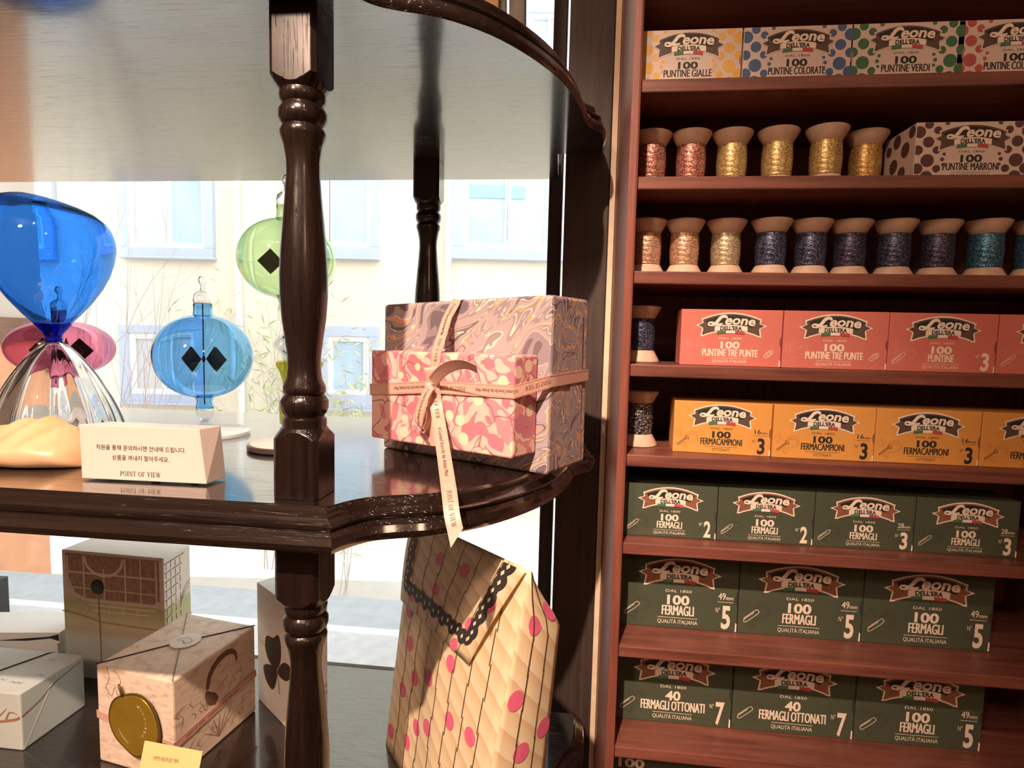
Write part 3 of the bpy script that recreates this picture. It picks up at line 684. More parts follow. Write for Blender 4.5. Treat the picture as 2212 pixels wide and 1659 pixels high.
for k, x, lb in (('n5', .0705, 'large dark green clip box number 5 against the left cabinet side'), ('n5', .2274, 'large dark green clip box number 5, middle of its row'), ('n5', .3843, 'large dark green clip box number 5, right end of the upper large row')):
    shelve(k, x, .777, S[7] + .0002, lb, gG)
for k, x, lb in (('n7', .0697, 'dark green brass clip box number 7 against the left cabinet side'), ('n7', .2270, 'dark green brass clip box number 7, second from the left'), ('n5', .3843, 'dark green clip box number 5 beside the number 7 boxes')):
    shelve(k, x, .777, S[8] + .0002, lb, gG)
# a darker box on the lowest visible shelf, only its upper print in view
bl = thing('stationery_box', 'dark box with the number 100 at the bottom edge of the picture', 'box', (.0697, .777, S[9] + .0002), group=gG)
MB().box(0, .1558, 0, .07, 0, .1060).build('carton', 'box_green', bl, bevel=.0008)
mb = flat(); v9 = at_y(1362, 1657, .777).z - S[9]; put(mb, '100', lambda u, v: (u, -.0002, v), .026, v9, .012, .036, .035); mb.build('lettering', 'cream_ink', bl)
mb = flat(); put(mb, 'ATTACHES DE BUREAU', lambda u, v: (u, -.0002, v), .090, v9 - .002, .0045, .07); mb.build('small_print', 'trim', bl)

# ------------------------------------------------------------------ thread spools
TH = {'rose': glitter('rose_red_glitter_thread', (.12, .02, .02, 1), (.42, .12, .09, 1), (1, .6, .45, 1)),
      'gold': glitter('gold_glitter_thread', (.25, .14, .03, 1), (.72, .48, .14, 1), (1, .85, .5, 1)),
      'amber': glitter('amber_gold_glitter_thread', (.28, .12, .02, 1), (.75, .42, .09, 1), (1, .8, .4, 1)),
      'copper': glitter('copper_glitter_thread', (.25, .10, .05, 1), (.75, .38, .22, 1), (1, .78, .55, 1)),
      'pale': glitter('pale_gold_glitter_thread', (.28, .2, .1, 1), (.62, .48, .27, 1), (1, .88, .6, 1)),
      'navy': glitter('navy_metallic_thread', (.01, .012, .035, 1), (.05, .055, .12, 1), (.35, .38, .5, 1), 1100, .75),
      'ink': glitter('inky_blue_metallic_thread', (.012, .01, .03, 1), (.06, .05, .10, 1), (.3, .28, .4, 1), 1100, .75),
      'blue': glitter('sea_blue_metallic_thread', (.01, .05, .11, 1), (.03, .16, .28, 1), (.3, .6, .75, 1), 1100, .7),
      'black': glitter('black_glitter_thread', (.006, .006, .01, 1), (.03, .03, .035, 1), (.8, .75, .7, 1), 800, .72)}
def spool_proto():
    e = thing('thread_spool', 'x', 'spool')
    b = MB().lathe([(.0240, 0), (.0252, .0008), (.0252, .0028), (.0180, .0155), (.0150, .0165), (.0150, .0565), (.0180, .0585), (.0252, .0712), (.0252, .0732), (.0240, .074)], (0, 0, 0), 40).build('bobbin', 'beech', e, smooth=True, auto=35)
    rnd = random.Random(2); pf = [(.0152, .0160)]
    for i in range(46):
        z = .0164 + .0408 * i / 45; pf.append((.0176 + .0012 * sin(pi * i / 45) + rnd.uniform(-.00008, .00008), z))
    pf.append((.0152, .0578))
    MB().lathe(pf, (0, 0, 0), 36, rad=lambda a, k, z: 1 + .008 * sin(3 * a + .9 * k) + .006 * sin(7 * a - 1.7 * k)).build('thread', M_TH, e, smooth=True)
    return e
SP = {}
def spool(kind, px, row, y, label, group, rot=0):
    global M_TH
    if kind not in SP:
        M_TH = TH[kind]; SP[kind] = o = spool_proto()
    else: o = copy_tree(SP[kind])
    z = S[row] + .0002; p = at_y(px, 0, y)
    pm = None
    a = Vector((0, y, z + .03)); lo, hi = -.2, 1.2                # x where the spool's middle shows at px
    for _ in range(40):
        mid = (lo + hi) / 2; c = R.transposed() @ (Vector((mid, y, z + .036)) - CAM)
        if CX + FPX * c.x / c.z < px: lo = mid
        else: hi = mid
    o.location = (lo, y, z); o.rotation_euler.z = RAD(rot); o['label'] = label; o['group'] = group
g2 = 'glitter thread spools on the upper spool shelf'
for k, px, y, lb in (('rose', 1407, .797, 'rose red glitter thread spool against the left cabinet side, upper row'), ('rose', 1492, .797, 'rose red glitter thread spool, second in the upper row'), ('gold', 1580, .796, 'gold glitter spool right beside the rose red ones'), ('gold', 1678, .792, 'gold glitter spool, second of three gold ones'), ('gold', 1783, .786, 'tallest looking gold glitter spool in the upper row'), ('amber', 1868, .806, 'amber gold spool next to the brown dotted box')):
    spool(k, px, 2, y, lb, g2)
g3 = 'thread spools on the lower spool shelf'
for k, px, y, lb in (('copper', 1397, .797, 'copper glitter spool against the left cabinet side, lower row'), ('copper', 1478, .797, 'copper glitter spool, second in the lower row'), ('pale', 1567, .797, 'pale gold glitter spool beside the first navy one'), ('navy', 1664, .791, 'navy spool next to the pale gold spool'), ('navy', 1750, .794, 'navy spool, second of the dark blue ones'), ('ink', 1835, .797, 'dull ink blue spool in the middle of the lower row'), ('navy', 1930, .796, 'navy spool, third from the right of the dark blue ones'), ('ink', 2024, .799, 'dull ink blue spool beside the bright blue one'), ('blue', 2128, .795, 'bright sea blue metallic spool in the lower row'), ('blue', 2232, .797, 'sea blue spool cut by the right picture edge')):
    spool(k, px, 3, y, lb, g3)
g4 = 'lone dark spools at the left of the box rows'
spool('navy', 1384, 4, .792, 'lone navy glitter spool beside the red boxes', g4)
spool('black', 1380, 5, .792, 'lone black glitter spool beside the orange boxes', g4)
# ------------------------------------------------------------------ glass on the middle shelf
def face_fn(o, ax, nrm):                                    # (u, v, off) on an upright face starting at o along ax
    return lambda u, v, off=0: (o[0] + ax[0] * u + nrm[0] * off, o[1] + ax[1] * u + nrm[1] * off, o[2] + v)
def px_x(px, y, z):                                         # x of the point at depth y and height z that shows at column px
    lo, hi = -3, 2
    for _ in range(40):
        mid = (lo + hi) / 2; c = R.transposed() @ (Vector((mid, y, z)) - CAM)
        if CX + FPX * c.x / c.z < px: lo = mid
        else: hi = mid
    return lo
t = NT('milky_clear_glass'); a_ = t.n('ShaderNodeBsdfTransparent'); b_ = t.n('ShaderNodeBsdfPrincipled'); b_.inputs['Base Color'].default_value = (.88, .9, .92, 1); b_.inputs['Roughness'].default_value = .08
m_ = t.n('ShaderNodeMixShader'); m_.inputs[0].default_value = .5; t.l(a_.outputs[0], m_.inputs[1]); t.l(b_.outputs[0], m_.inputs[2]); t.l(m_.outputs[0], t.out.inputs[0]); M['g_foot'] = t.m
def radiometer(label, glass, px, py, y, rw, rh, foot_r, foot='g_foot', turn=.3, dome=True):
    z = at_y(px, py, y).z; c = Vector((px_x(px, y, z), y, z))
    e = thing('radiometer', label, 'radiometer', (c.x, c.y, ZM + .0002), group='glass radiometers on the middle shelf')
    zc = c.z - ZM; n = 26
    pr = [(.0125, zc - rh - .016), (.0105, zc - rh - .006), (.0135, zc - rh + .004)]
    for i in range(1, n): a = -pi / 2 + pi * i / n; pr.append((max(.0135, rw * cos(a) ** .92), zc + rh * sin(a)))
    pr += [(.0135, zc + rh - .002), (.0125, zc + rh + .008), (.0125, zc + rh + .016)]
    th = .0013; inn = [(max(r - th, .002), z + (th if k < 3 else -th if k > len(pr) - 4 else 0)) for k, (r, z) in enumerate(pr)]
    MB().lathe(pr + inn[::-1], (0, 0, 0), 72, True, True).build('globe', glass, e, smooth=True, auto=60)
    zt = zc + rh + .0165
    MB().lathe([(.0122, zt), (.0130, zt + .006), (.0115, zt + .013), (.007, zt + .017), (.0032, zt + .0185), (.003, zt + .027), (.0052, zt + .030), (.006, zt + .0345), (.0048, zt + .0385), (.001, zt + .040), (.001, zt + .0385), (.0035, zt + .037), (.0045, zt + .0345), (.0036, zt + .031), (.0018, zt + .027), (.0018, zt + .0195), (.0058, zt + .016), (.0102, zt + .0125), (.0117, zt + .006), (.0110, zt + .0008)], (0, 0, 0), 28).build('cap', 's_clear', e, smooth=True)
    MB().lathe([(.0115, .010), (.007, .022), (.0065, zc - rh - .036), (.012, zc - rh - .026), (.0122, zc - rh - .0165)], (0, 0, 0), 28).build('stem', 'g_clear', e, smooth=True)
    MB().lathe([(foot_r * .96, 0), (foot_r, .0015), (foot_r, .0055), (foot_r * .97, .007), (.02, .008), (.010, .0099)], (0, 0, 0), 56).build('foot', foot, e, smooth=True, auto=40)
    if foot != 'g_foot': MB().lathe([(foot_r * .93, .0072), (foot_r * .92, .0086), (.012, .0092)], (0, 0, 0), 48).build('foot_top', 'card', e, smooth=True)
    MB().tube([(0, 0, zc - rh - .01), (0, 0, zc + rh + .014)], .0008, 8).build('spindle', 'iron', e)
    hub = MB()
    for k in range(4):
        th = turn + k * pi / 2; d = Vector((cos(th), sin(th), 0)); p = d * rw * .07; q = d * rw * .33
        t3 = Vector((-d.y, d.x, 0)) * .0004
        cs = [p, q + Vector((0, 0, -rw * .27)), d * rw * .59, q + Vector((0, 0, rw * .27))]
        v = MB(); v.stack([[x - t3 + Vector((0, 0, zc - .004)) for x in cs], [x + t3 + Vector((0, 0, zc - .004)) for x in cs]])
        v.build('vane', 'black', e)
        hub.tube([(0, 0, zc - .004), tuple(p + Vector((0, 0, zc - .004)))], .0006, 6)
    hub.lathe([(.002, zc - .008), (.002, zc)], (0, 0, 0), 12); hub.build('hub', 'iron', e)
    return e
radiometer('sky blue glass radiometer on a clear foot behind the peach sign', 's_sky', 440, 770, .80, .0670, .0610, .062, turn=-.13)
radiometer('plum pink glass radiometer behind the clear skirt of the blue vase', 's_pink', 133, 752, .88, .076, .046, .062, turn=.5)
M['foot_dark'] = plain('dark_rimmed_foot', (.05, .035, .03, 1), .25)
radiometer('pale green glass radiometer on a tall stem behind the front post', 's_green', 620, 560, .735, .0615, .0520, .052, 'foot_dark', turn=.42)

# blue bulb vase with a clear ribbed skirt, lying on its dish's far side
vy = .70
vz = lambda py: at_y(115, py, vy).z
kx = .83 * (px_x(215, vy, 1.3) - px_x(115, vy, 1.3)) / 100        # metres per pixel there
vx = px_x(116, vy, vz(725))
ve = thing('glass_vase', 'tall blown vase with a cobalt blue bulb above a clear ribbed skirt', 'vase', (vx, vy, ZM + .0002))
rows = [(728, 16, 114), (715, 22, 114), (700, 36, 114), (680, 56, 114), (650, 82, 114), (620, 103, 113), (590, 119, 112), (560, 130, 111), (535, 135, 111), (510, 134, 112), (485, 127, 113), (465, 116, 112), (448, 98, 108), (436, 76, 100), (428, 52, 92), (422, 28, 84), (420, 6, 80)]
b = MB(); loops = []
for py, hw, cxp in rows:
    z = vz(py) - ZM; lp = []
    for i in range(64):
        a = 2 * pi * i / 64; r = hw * kx * (1 + .012 * sin(3 * a + py * .02)); x = r * cos(a)
        tilt = -.16 * x * max(0, (540 - py) / 120)           # the crown slants down to the right
        lp.append((x + (cxp - 116) * kx, r * sin(a) * .96, z + tilt))
    loops.append(lp)
ins = [[(x * (1 - .0016 / max(.004, sqrt(x * x + y * y))), y * (1 - .0016 / max(.004, sqrt(x * x + y * y))), z - (.0016 if k > len(loops) - 6 else 0)) for x, y, z in lp] for k, lp in enumerate(loops)]
b.stack(loops + ins[::-1], True, True); b.build('bulb', 's_blue', ve, smooth=True)
kz = vz(728) - ZM
MB().lathe([(.0075, kz - .008), (.0105, kz - .004), (.0092, kz), (.0105, kz + .004), (.0145, kz + .009), (.0215, kz + .017)], (0, 0, 0), 40, True, False).build('knot', 'g_cobalt', ve, smooth=True)
sk = [(736, 18), (750, 34), (775, 58), (805, 80), (840, 101), (875, 118), (905, 129), (925, 134), (945, 134)]
zs = [(max(vz(py) - ZM, 0), hw * kx) for py, hw in sk]; zs[-1] = (0.0, zs[-1][1])
def ribs(a, k, z): q = k / 8; return 1 + (.028 + .02 * q) * sin(11 * a + 2.6 * q + .8 * sin(5 * q)) * (.25 + .75 * q) + .012 * sin(4 * a + 5 * q)
outer = [[(r * ribs(a, k, z) * cos(a), r * ribs(a, k, z) * sin(a), z) for a in (2 * pi * i / 132 for i in range(132))] for k, (z, r) in enumerate(zs)]
inner = [[((r - .006) * cos(a), (r - .006) * sin(a), z if k == len(zs) - 1 else z - .004) for a in (2 * pi * i / 132 for i in range(132))] for k, (z, r) in enumerate(zs)]
MB().stack(outer + inner[::-1], True, True).build('skirt', 'g_thick', ve, smooth=True, auto=60, sub=1)

# cream orange shell dish
t = NT('cream_orange_glaze'); nz = t.n('ShaderNodeTexNoise', i_Scale=25.0, i_Detail=3.0); t.l(t.coord(), nz.inputs['Vector'])
p = t.princ(t.ramp(nz.outputs['Fac'], [(.3, (.66, .37, .19, 1)), (.7, (.72, .46, .27, 1))]), .35, Subsurface_Weight=.15, Subsurface_Radius=(.01, .005, .003)); M['glaze'] = t.m
dx0, dx1 = px_x(-150, .585, 1.21), px_x(184, .585, 1.21)
de = thing('shell_dish', 'cream orange shell-shaped dish with wavy ridges in front of the blue vase', 'dish', ((dx0 + dx1) / 2, .580, ZM + .0002), RAD(4))
L = (dx1 - dx0) / 2; loops = []; nx = 72
for i in range(nx + 1):
    u = -1 + 2 * i / nx; e_ = max(.03, 1 - abs(u) ** 5); hgt = (.036 + .017 * max(0, 1 - ((u - .55) / .75) ** 2)) * e_ ** .5; wd = .036 * e_ ** .6; lp = []
    sec = [(-.62, 0), (-.88, .10), (-1.0, .28), (-.97, .42), (-.86, .52), (-.62, .62), (-.36, .74), (-.10, .86), (.14, .95), (.34, 1.0), (.52, .96), (.68, .82), (.78, .55), (.78, .25), (.66, .06), (.5, 0)]
    for k, (y_, z_) in enumerate(sec):
        rid = 0
        if 3 < k < 12: q = 2.3 * u - .62 * y_ + .15; w_ = 1 - abs(((q * 1.35) % 1) * 2 - 1); rid = .0075 * (w_ ** 1.6) * sin(pi * (k - 3) / 9) - .002
        elif k <= 3: rid = .0012 * sin(9 * u + k)
        lp.append((u * L, y_ * wd, max(0, z_ * hgt + rid if z_ > 0 else 0)))
    loops.append(lp)
MB().stack(loops).build('dish', 'glaze', de, smooth=True, sub=2)

# olive bottle with a twisted clear stopper, behind the front post
ox, oy = px_x(648, .92, 1.28), .92
kk = (px_x(740, oy, 1.28) - px_x(640, oy, 1.28)) / 100
oz = lambda py: at_y(640, py, oy).z - ZM
oe = thing('glass_bottle', 'olive yellow fluted glass bottle with a twisted clear stopper behind the front post', 'bottle', (ox, oy, ZM + .0002))
MB().lathe([(34 * kk, 0), (40 * kk, .004), (42 * kk, .04), (34 * kk, oz(868)), (30 * kk, oz(850)), (33 * kk, oz(825)), (40 * kk, oz(800)), (46 * kk, oz(788)), (47 * kk, oz(783)), (42 * kk, oz(779)), (28 * kk, oz(778)), (26 * kk, oz(771)), (22 * kk, oz(771))], (0, 0, 0), 72, True, True, rad=lambda a, k, z: 1 + .03 * sin(18 * a) * (1 if 2 < k < 8 else 0)).build('body', 'g_olive', oe, smooth=True)
st = MB()
for j in range(10):
    a0 = 2 * pi * j / 10
    st.tube([(cos(a0 + q * 1.7) * kk * (14 + 40 * sin(pi * min(1, q * 1.05)) ** .9) * (1 - .25 * q), sin(a0 + q * 1.7) * kk * (14 + 40 * sin(pi * min(1, q * 1.05)) ** .9) * (1 - .25 * q), oz(771) + (oz(712) - oz(771)) * q) for q in (k / 10 for k in range(11))], .0035, 8)
st.build('stopper', 'g_clear', oe, smooth=True)

# peach sign block with Korean lettering
fl, fr = at_z(177, 1037, ZM), at_z(446, 1050, ZM)
ang = atan2(fr.y - fl.y, fr.x - fl.x); wS = (fr - fl).length
se = thing('sign_block', 'small peach white sign block with Korean lettering on the shelf edge', 'sign', (fl.x, fl.y, ZM), ang)
hS = at_y(300, 922, fl.y + .004).z - ZM
MB().hexa([(0, 0, .002), (wS, 0, .002), (wS + .003, .029, .002), (.006, .029, .002)], [(-.0035, .003, hS), (wS - .0085, .003, hS), (wS - .0005, .027, hS), (.012, .027, hS)]).build('block', 'card', se, bevel=.0006)
for q in (.075, .117): MB().lathe([(.004, .0002), (.004, .0022)], (q, .008, 0), 16).build('foot_pad', 'iron', se)
kS = wS / 269
sfn = lambda u, v: (u, .003 * v / hS - .0004, v)
mb = flat(); put(mb, '직원을 통해 문의하시면 안내해 드립니다.', sfn, wS * .475, hS * .575, .0040, 193 * kS)
put(mb, '상품을 꺼내지 말아주세요.', sfn, wS * .475, hS * .40, .0040, 123 * kS)
put_serif(mb, 'POINT OF VIEW', sfn, wS * .475, hS * .115, .0048, 88 * kS)
mb.build('lettering', 'grey_text', se)

# ------------------------------------------------------------------ tied gift boxes
gA_, gB_ = at_z(827, 967, ZM), at_z(1182, 1028, ZM)
ga = atan2(gB_.y - gA_.y, gB_.x - gA_.x); GW = (gB_ - gA_).length; GH, GD = .201, .098
def g_plane(px, py, t):                                      # local (u, v) of a pixel on the plane t in front of the large box
    nrm = Vector((sin(ga), -cos(ga), 0)); p = at_pl(px, py, gA_ + nrm * t, nrm) - gA_
    return (p.x * cos(ga) + p.y * sin(ga), p.z)
def rbox(x0, x1, y0, y1, z0, z1, r=.004):
    return MB().box(x0, x1, y0, y1, z0, z1)
ge = thing('gift_box', 'large gift box in grey and orange marbled paper at the right of the middle shelf', 'gift box', (gA_.x, gA_.y, ZM + .0002), ga, 'tied marbled gift boxes')
MB().hexa([(0, 0, 0), (GW, 0, 0), (GW, GD, 0), (0, GD, 0)], [(0, .001, .196), (GW, .001, .205), (GW - .002, GD, .2055), (.001, GD, .197)]).build('wrapped_box', 'swirl', ge, bevel=.004)
mb = flat(); mb.add([(GW + .0004, GD * .50, .004), (GW + .0004, GD * .86, .004), (GW + .0004, GD * .80, .19), (GW + .0004, GD * .50, .19)], [(0, 1, 2, 3)])
mb.build('paper_flap', 'swirl', ge)
PT = .046
pu0, pv1 = g_plane(802, 757, PT); pu1, pv1b = g_plane(1112, 768, PT); _, pv0 = g_plane(802, 945, PT); _, pv0b = g_plane(1104, 992, PT)
pe = thing('gift_box', 'small pink stone-marbled gift box tied in front of the large one', 'gift box', (gA_.x, gA_.y, ZM + .0002), ga, 'tied marbled gift boxes')
MB().hexa([(pu0, -PT, pv0), (pu1, -PT, pv0b), (pu1 + .003, -.0012, pv0b), (pu0 + .001, -.0012, pv0)], [(pu0, -PT, pv1), (pu1, -PT, pv1b), (pu1 + .003, -.0012, pv1b), (pu0 + .001, -.0012, pv1)]).build('wrapped_box', 'pinkstone', pe, bevel=.0025)
M['ribbon'] = plain('peach_satin_ribbon', (.68, .38, .30, 1), .45, .05, 300)
M['ribbon_edge'] = plain('ribbon_stitching', (.62, .33, .25, 1), .5)
M['ribbon_text'] = plain('ribbon_print', (.09, .045, .035, 1), .6)
def smooth_path(pts, n=10):
    P = [Vector(p) for p in pts]; Q = []
    for i in range(len(P) - 1):
        p0, p1, p2, p3 = P[max(i - 1, 0)], P[i], P[i + 1], P[min(i + 2, len(P) - 1)]
        for k in range(n + (1 if i == len(P) - 2 else 0)):
            q = k / n; Q.append(.5 * ((2 * p1) + (p2 - p0) * q + (2 * p0 - 5 * p1 + 4 * p2 - p3) * q * q + (3 * p1 - p0 - 3 * p2 + p3) * q ** 3))
    return Q
def ribbon(path, side, w, parent, name='ribbon', texts=(), th=.0005, cut=None, straight=False, flip=False):
    """band along path; side(i, tangent) gives the direction across; texts = (string, start, length, serif)"""
    P = [Vector(p) for p in path] if straight else smooth_path(path); n = len(P)
    if straight:                                             # add points so that print follows the bends
        Q = []
        for a, b in zip(P, P[1:]): Q += [a + (b - a) * k / 6 for k in range(6)]
        P = Q + [P[-1]]; n = len(P)
    T = [(P[min(i + 1, n - 1)] - P[max(i - 1, 0)]).normalized() for i in range(n)]
    A = []
    for i in range(n):
        s = Vector(side(i / (n - 1), T[i])); A.append((s - T[i] * s.dot(T[i])).normalized())
    N = [T[i].cross(A[i]).normalized() for i in range(n)]
    l = [P[i] + A[i] * w / 2 for i in range(n)]; r = [P[i] - A[i] * w / 2 for i in range(n)]
    if cut: l[-1] = l[-1] + T[-1] * cut[0]; r[-1] = r[-1] + T[-1] * cut[1]
    o = MB().slab(r, l, N, th).build(name, 'ribbon', parent, smooth=True, auto=40)
    D = [0]
    for i in range(1, n): D.append(D[-1] + (P[i] - P[i - 1]).length)
    def fn(u, v):
        u = max(0, min(u, D[-1] - 1e-6)); i = 0
        while i < n - 2 and D[i + 1] < u: i += 1
        q = (u - D[i]) / max(D[i + 1] - D[i], 1e-9)
        return P[i].lerp(P[i + 1], q) + A[i].lerp(A[i + 1], q) * v + N[i].lerp(N[i + 1], q) * .00025
    if texts:
        mb = flat()
        for s, u0, ln, sf in texts:
            g = (lambda u, v: fn(D[-1] - u, -v)) if flip else fn
            if sf: put_serif(mb, s, g, u0, -w * .16, w * .32, ln, align='l')
            else: put(mb, s, g, u0, -w * .13, w * .27, ln, .012, align='l')
        mb.build('print', 'ribbon_text', o)
    mb = flat()
    for e_ in (-.42, .42):
        mb.strip([fn(D[i], e_ * w - w * .025) for i in range(n)], [fn(D[i], e_ * w + w * .025) for i in range(n)])
    mb.build('stitching', 'ribbon_edge', o)
    return o
rw = .0145
ge_r = thing('ribbon', 'peach printed ribbon tied in a bow around both marbled boxes', 'ribbon', (gA_.x, gA_.y, ZM + .0002), ga)
ku, kv = g_plane(932, 836, PT + .004)
_, hv0 = g_plane(806, 842, PT); _, hv1 = g_plane(1108, 845, PT)
up = lambda q, T: (0, 0, 1); front = lambda q, T: (1, 0, 0)
CS = 'A Curated Store for the Artistic Mind'; PV = 'POINT OF VIEW'
ribbon([(pu0 - .001, -.0015, hv0), (pu0 - .001, -PT - .0012, hv0), (ku, -PT - .003, kv), (pu1 + .0008, -PT - .0012, hv1 - .001), (GW + .0012, -.001, hv1 + .009), (GW + .0014, GD, hv1 + .012)], up, rw, ge_r, texts=[(PV, .33 * .3, .036, True), (CS, .145, .055, False), (PV, .215, .036, True), (CS, .265, .06, False)], straight=True, flip=True)
tu, _ = g_plane(988, 652, 0); t2u, t2v = g_plane(944, 758, PT)
ribbon([(tu + .002, .02, .2015), (tu, -.0005, .2010), (tu - .008, -.010, .178), (t2u, -PT - .001, pv1 + .001), (ku, -PT - .003, kv), (ku + .004, -PT - .001, pv0 + .002)], lambda q, T: (1, 0, 0), rw, ge_r, texts=[(CS, .026, .05, False), (PV, .082, .034, True)], straight=True)
# knot, loops and the long tail
inv = Matrix.Rotation(-ga, 3, 'Z')
def loc(p): return inv @ (Vector(p) - Vector((gA_.x, gA_.y, ZM + .0002)))
nrm = Vector((sin(ga), -cos(ga), 0))
def gp(px, py, t): return loc(at_pl(px, py, gA_ + nrm * t, nrm))
MB().lathe([(.001, -.0085), (.005, -.007), (.0062, 0), (.005, .007), (.001, .0085)], (0, 0, 0), 16).build('knot', 'ribbon', ge_r, loc=(ku, -PT - .0075, kv), smooth=True)
t0 = gp(930, 797, PT + .014); t1 = loc(at_y(943, 880, .655)); t2 = loc(at_y(957, 970, .60)); t3 = loc(at_y(970, 1060, .535)); t4 = loc(at_y(976, 1110, .515)); t5 = loc(at_y(984, 1148, .508))
ribbon([gp(932, 812, PT + .006), t0, t1, t2, t3, t4, t5], lambda q, T: Vector((cos(-ga), sin(-ga), 0)) , .0148, ge_r, name='ribbon_tail', texts=[(PV, .034, .045, True), (CS, .094, .088, False), (PV, .206, .040, True)], cut=(-.004, .013))
def tw(q, T): a = max(0, min(1, (q - .42) / .2)); return Vector((cos(a * 1.35), -sin(a * 1.35), .15))
ribbon([gp(931, 834, PT + .012), gp(917, 858, PT + .018), gp(906, 892, PT + .020), gp(905, 920, PT + .018), gp(916, 931, PT + .012), gp(927, 905, PT + .008), gp(933, 850, PT + .008)], tw, .0135, ge_r, name='ribbon_loop', texts=[(CS, .004, .046, False)])
ribbon([gp(934, 826, PT + .010), gp(952, 805, PT + .022), gp(975, 791, PT + .032), gp(1003, 788, PT + .036), gp(1030, 798, PT + .034)], lambda q, T: Vector((.25 - .3 * q, -.55 - .25 * q, .8)), .0135, ge_r, name='ribbon_loop')

# ------------------------------------------------------------------ lower shelf: grey box, booklets, map box, fruit box, clover box
M['grey_wrap'] = plain('grey_blue_wrapping_paper', (.56, .60, .57, 1), .5, .05, 12)
M['gold_line'] = plain('rust_brown_print', (.35, .17, .09, 1), .6)
gb = thing('gift_box', 'pale grey wrapped box with flame print at the lower left corner', 'gift box', (-1.03, .722, ZL + .0002))
gw = 1.03 - .7915
MB().hexa([(0, 0, 0), (gw, 0, 0), (gw + .003, .107, 0), (0, .107, 0)], [(0, 0, .088), (gw, 0, .088), (gw + .003, .107, .088), (0, .107, .088)]).build('wrapped_box', 'grey_wrap', gb, bevel=.002)
mb = flat(); fF = lambda u, v: (u, -.0003, v); fR = lambda u, v: (gw + .0004 + .003 * u / .107, u, v)
brush(mb, fF, [(gw - .11, .044), (gw - .05, .041), (gw - .012, .047), (gw - .002, .052)], [.004] * 4)
for k in range(6): brush(mb, fF, [(gw - .10 + k * .015, .045), (gw - .098 + k * .016, .052 + .006 * (k % 2)), (gw - .090 + k * .017, .056 + .008 * ((k + 1) % 2))], [.0035, .0025, .0006])
brush(mb, fR, [(.001, .052), (.03, .060), (.055, .072), (.10, .080)], [.003, .002, .002, .001])
mb.build('flame_print', 'gold_line', gb)
mb = flat(); mb.add([fR(*q) for q in ((.0, .001), (.003, .001), (.052, .074), (.048, .076))], [(0, 1, 2, 3)]); mb.build('paper_fold', 'paper_white', gb)
mb = MB(); mb.tube([(gw - .11, .0, .0886), (gw - .055, .100, .0886), (gw - .05, .108, .0866)], .0012, 6); mb.build('cord', 'black', gb)
rnd = random.Random(4); mb = flat()
for k in range(9):
    x, y = gw - rnd.uniform(.01, .15), rnd.uniform(.015, .09)
    brush(mb, lambda u, v: (u, v, .0885), [(x, y), (x + .006, y + .002), (x + .010, y - .001), (x + .014, y + .003)], [.0008, .0016, .0012, .0005], 4)
mb.build('sprig_print', 'engrave_grey' if 'engrave_grey' in M else M.setdefault('engrave_grey', plain('pale_grey_print', (.30, .27, .25, 1), .6)), gb)
bk = thing('booklet_stack', 'stack of white booklets with a dark marbled fold behind the grey box', 'booklets', (-1.2, .87, ZL + .0002), RAD(5))
bx = px_x(103, .87, .79) + 1.2
mb = MB(); mb.box(-.2, bx - .006, 0, .075, 0, .062); mb.build('booklet', 'paper_white', bk)
MB().hexa([(-.2, -.002, .0622), (bx, -.002, .0622), (bx, .075, .0622), (-.2, .075, .0622)], [(-.2, -.002, .0642), (bx, -.002, .082), (bx, .075, .082), (-.2, .075, .0642)]).build('booklet', 'paper_white', bk)
mb = flat(); mb.add([(bx - .12, -.0026, .0632), (bx - .02, -.0026, .074), (bx - .001, -.0026, .0795), (bx - .001, -.0026, .0665), (bx - .016, -.0026, .071), (bx - .06, -.0026, .0650)], [(0, 5, 4, 1), (1, 4, 3, 2)]); mb.build('marbled_edge', 'iron', bk)
bx = px_x(7, .80, .83)
dk = MB().box(-.14, 0, 0, .03, 0, at_y(3, 1330, .86).z - ZL).build('dark_box', 'iron', None, (px_x(7, .99, .80), .972, ZL + .0002)); tag(dk, 'narrow black box end at the left edge of the lower shelf', 'box')

# map box
mA, mB_ = at_z(132, 1187, .955), at_z(352, 1207, .955)
mg = atan2(mB_.y - mA.y, mB_.x - mA.x); mw = (mB_ - mA).length; mh, md = .955 - ZL, .066
t = NT('map_wrapping_paper'); tc = t.n('ShaderNodeTexCoord'); sp = t.n('ShaderNodeSeparateXYZ'); t.l(tc.outputs['Object'], sp.inputs[0])
nz = t.n('ShaderNodeTexNoise', i_Scale=14.0, i_Detail=4.0); t.l(t.coord((1, 1, 3)), nz.inputs['Vector'])
ma = t.n('ShaderNodeMath', operation='MULTIPLY_ADD'); ma.inputs[1].default_value = .03; t.l(nz.outputs['Fac'], ma.inputs[0]); t.l(sp.outputs[2], ma.inputs[2])
c = t.ramp(ma.outputs[0], [(0, (.33, .34, .30, 1)), (.09, (.50, .52, .47, 1)), (.105, (.48, .40, .26, 1)), (.118, (.58, .50, .32, 1)), (.155, (.52, .49, .24, 1)), (.165, (.80, .68, .59, 1)), (.26, (.84, .74, .65, 1))])
t.princ(c, .6); M['map'] = t.m
me_ = thing('gift_box', 'tall wrapped box printed with an old garden plan behind the fruit box', 'gift box', (mA.x, mA.y, ZL + .0002), mg)
MB().box(0, mw, 0, md, 0, mh).build('wrapped_box', 'map', me_, bevel=.002)
mb = flat(); f1 = lambda u, v: (u * mw, -.0003, mh - v * mh)
def pf(mb, f, pts): mb.poly([f(*q) for q in pts][::-1])
pf(mb, f1, [(.04, .02), (.96, .02), (.96, .33), (.90, .36), (.22, .36), (.10, .31), (.05, .24)])
